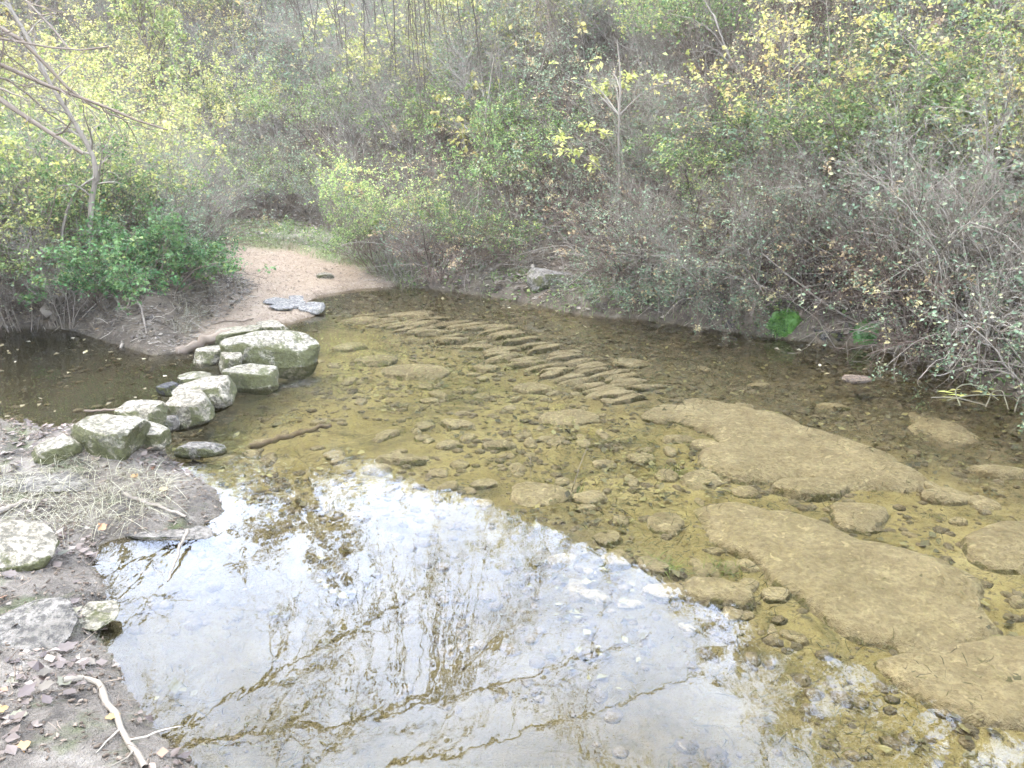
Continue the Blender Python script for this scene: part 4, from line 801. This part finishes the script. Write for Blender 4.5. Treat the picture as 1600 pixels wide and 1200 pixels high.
stick('sunken_branch', [G(390, 697, -.035), G(430, 686, -.03), G(470, 676, -.035), G(516, 664, -.05)], .018, .012, 'bark_brown', 'straight brown branch sunk in the shallows near the stepping stones', 'branch')
stick('drift_log', [G(276, 549, .01), G(310, 535, .06), G(350, 522, .09), (G(402, 519, .06))], .035, .04, 'bark_brown', 'weathered drift log behind the stepping row on the spit', 'log')
stick('fallen_branch', [G(132, 642, .012), G(180, 640, .015), G(228, 636, .02)], .008, .005, 'bark_brown', 'dark stick floating in the side pool by the beige slab', 'branch')
stick('fallen_branch', on([(330, 508), (352, 503), (380, 505), (396, 500)], .015), .008, .005, 'bark_brown', 'dark crooked twig lying on the sandy spit', 'branch')
stick('dead_cane', [G(188, 545, .0), D(200, 500, 6.0), D(172, 450, 6.1), D(148, 432, 6.2)], .010, .006, 'bark_tree', 'pale dead stem arching from the crooked sapling to the spit', 'cane')
stick('dead_cane', [G(232, 550, .0), D(222, 480, 5.9), D(185, 440, 6.1), D(165, 428, 6.2)], .008, .005, 'bark_tree', 'thinner dead stem arching beside the pale one to spit', 'cane')
stick('dead_root', [D(68, 480, 6.2), G(92, 505, .03), G(118, 520, -.05)], .05, .035, 'bark_grey', 'leaning grey stump root dipping into the side pool', 'root')
stick('dry_straw', [G(893, 768, -.06), D(905, 730, 3.2), D(917, 700, 3.22)], .0025, .0012, 'bark_tree', 'single dry straw sticking up from the water', 'straw')
stick('dry_straw', [G(830, 752, -.06), D(829, 730, 3.22), D(828, 712, 3.24)], .0014, .0008, 'bark_grey', 'faint thin stalk in the water beside the dry straw', 'straw')
for i, pts_ in enumerate([[(1170, 492), (1195, 455), (1215, 412), (1240, 330)], [(1350, 510), (1285, 472), (1225, 425), (1190, 395)], [(1140, 500), (1142, 420), (1146, 340)], [(1395, 480), (1500, 400), (1590, 270)], [(1480, 520), (1508, 430), (1500, 350)], [(1590, 520), (1545, 420), (1480, 350)]]):
    b0 = hit(*pts_[0]); stick('bare_cane', [b0] + [D(a, b_, b0[1] + .05 - .04 * k) for k, (a, b_) in enumerate(pts_[1:])], .008, .004, 'bark_tree', ['pale cane rising in a curve from the leafy far shore', 'long pale cane slanting down to the moss cushions', 'straight thin cane standing at the far shore', 'long cane arching across the grey thicket above dark water', 'upright crooked cane in the grey thicket', 'cane bending back over the dark water corner'][i], 'cane', twigs=5, seed=50 + i)
# moss cushions at the far waterline
for px, py, w, lb in [(1232, 528, .30, 'bright green moss cushion at the foot of the slanting cane'), (1366, 542, .33, 'larger bright green moss cushion overhanging the dark waterline')]:
    p = hit(px, py); e = empty('moss_cushion', p); tag(e, lb, 'moss'); me = stone_mesh('cushion', px, 3, 2.2, 5, .30, .8); obj('cushion', me, M['moss'], e, (0, .10, .07), None, (w * .46, w * .36, .13))
    g = np.random.RandomState(px); n = 2600; d = unit(g.normal(0, 1, (n, 3)) * np.array([1, 1, .9]) + np.array([0, -.3, .35])); s0 = np.array([0, .10, .07]) + d * np.array([w * .45, w * .36, .13]) * (.82 + .22 * vn(d[:, 0] * 2.2 + d[:, 2], d[:, 1] * 2.2 + d[:, 2], 1.0, 3))[:, None]
    t_ = unit(d + g.normal(0, .4, (n, 3)) + np.array([0, 0, -.35])); sd = unit(np.cross(t_, g.normal(0, 1, (n, 3)))) * .0035; L = g.uniform(.012, .032, n)[:, None]
    Vv = np.stack([s0 - sd, s0 + sd, s0 + t_ * L + sd * .3, s0 + t_ * L - sd * .3], 1).reshape(-1, 3); tag(obj('fronds', mesh('fronds', Vv, np.arange(n)[:, None] * 4 + np.array([[0, 1, 2, 3]]), False), M['moss'], e), kind='stuff')
for i, (a, b_, yb, h) in enumerate([(1275, 1300, 530, .06), (1300, 1330, 534, .07), (1130, 1160, 512, .05)]): tag(place_stone('rock', a, b_, yb, h, M['wet_stone'], 700 + i, .15), ['dark wet stone under the edge of the smaller moss cushion', 'dark wet stone between the two moss cushions', 'dark stone at the waterline under the straight thin cane'][i], 'rock')
# tufts of green grass in the water
for i, (px, py, L, lb) in enumerate([(1130, 897, .07, 'dark green tuft of water grass beside the sunken slab'), (1043, 890, .09, 'yellowish tuft of water grass near the dark green tuft'), (1052, 742, .08, 'green weed tuft between cobbles of the old road'), (900, 775, .05, 'small green tuft at the foot of the dry straw'), (1395, 762, .05, 'green weed tuft at the tip of the long slab')]):
    p = hit(px, py, under=True); g = np.random.RandomState(i + 60); n = 42; o = blades('water_grass', p[0] + g.normal(0, .03, n), p[1] + g.normal(0, .02, n), np.full(n, p[2]), L, M['weed_green'], i + 60, 1.1, .002); del o['kind']; tag(o, lb, 'grass tuft', 'grass tufts in the water')
# curled dead canes with yellow leaves in the right corner of the pool
rs = np.random.RandomState(91); e = empty('curled_reeds', G(1530, 622, 0)); tag(e, 'tangle of curled pale reeds with yellow leaves lying on dark water', 'reeds'); c = G(1530, 622, 0)
for k, pix in enumerate([[(1500, 630), (1490, 612), (1505, 600), (1530, 604), (1560, 622)], [(1540, 632), (1550, 612), (1565, 610), (1575, 636)], [(1480, 622), (1520, 618), (1570, 620), (1620, 610)], [(1585, 640), (1592, 620), (1610, 615)], [(1455, 618), (1490, 622), (1540, 630)]]):
    P, r_ = resample([G(a, b_ + 4, .0) - c + np.array([0, 0, .025 if 0 < j < len(pix) - 1 else .004]) for j, (a, b_) in enumerate(pix)], .0042, .003, 14); v, f = tubes(P[None], r_[None], 5); obj('reed', mesh('reed', v, f), M['dry_grass'], e)
for k in range(7):
    p = G(1462 + 18 * (k % 5), 612 + 5 * (k % 3), 0) - c; obj('leaf', mesh('leaf', np.array([(0, 0, .004), (.05, .012, .012), (.11, 0, .006), (.05, -.012, .012)]), np.array([(0, 1, 2, 3)]), False), M['lf_yellow'], e, p, (0, 0, rg.uniform(-.6, .6)))
# ------------------------------------------------------------------ damp air
m, nt = new_mat('damp_air'); pv_ = N(nt, 'ShaderNodeVolumePrincipled'); o = N(nt, 'ShaderNodeOutputMaterial'); pv_.inputs['Color'].default_value = (1, .95, .82, 1)
pv_.inputs['Density'].default_value = HAZE; pv_.inputs['Anisotropy'].default_value = .2; nt.links.new(pv_.outputs[0], o.inputs['Volume'])
hz0, hz1 = np.array([xs[0] - 1, ys[0] - 1, -1.6]), np.array([xs[-1] + 1, ys[-1] + 1, 36.0]); hv = np.array([[(hz0, hz1)[(k >> j) & 1][j] for j in range(3)] for k in range(8)])
if HAZE > 0: tag(obj('haze', mesh('haze', hv, np.array([(0, 2, 3, 1), (4, 5, 7, 6), (0, 1, 5, 4), (2, 6, 7, 3), (0, 4, 6, 2), (1, 3, 7, 5)]), False), m), kind='stuff')
# root these trees' empties at the foot of their trunks
for o_, b_ in ((left_tree, trunk[0][0]), (bpy.data.objects['leaning_tree'], rt[0][0]), (bpy.data.objects['crooked_sapling'], st[0][0])):
    o_.location = [float(c_) for c_ in b_]
    for ch in o_.children: ch.location = [-float(c_) for c_ in b_]
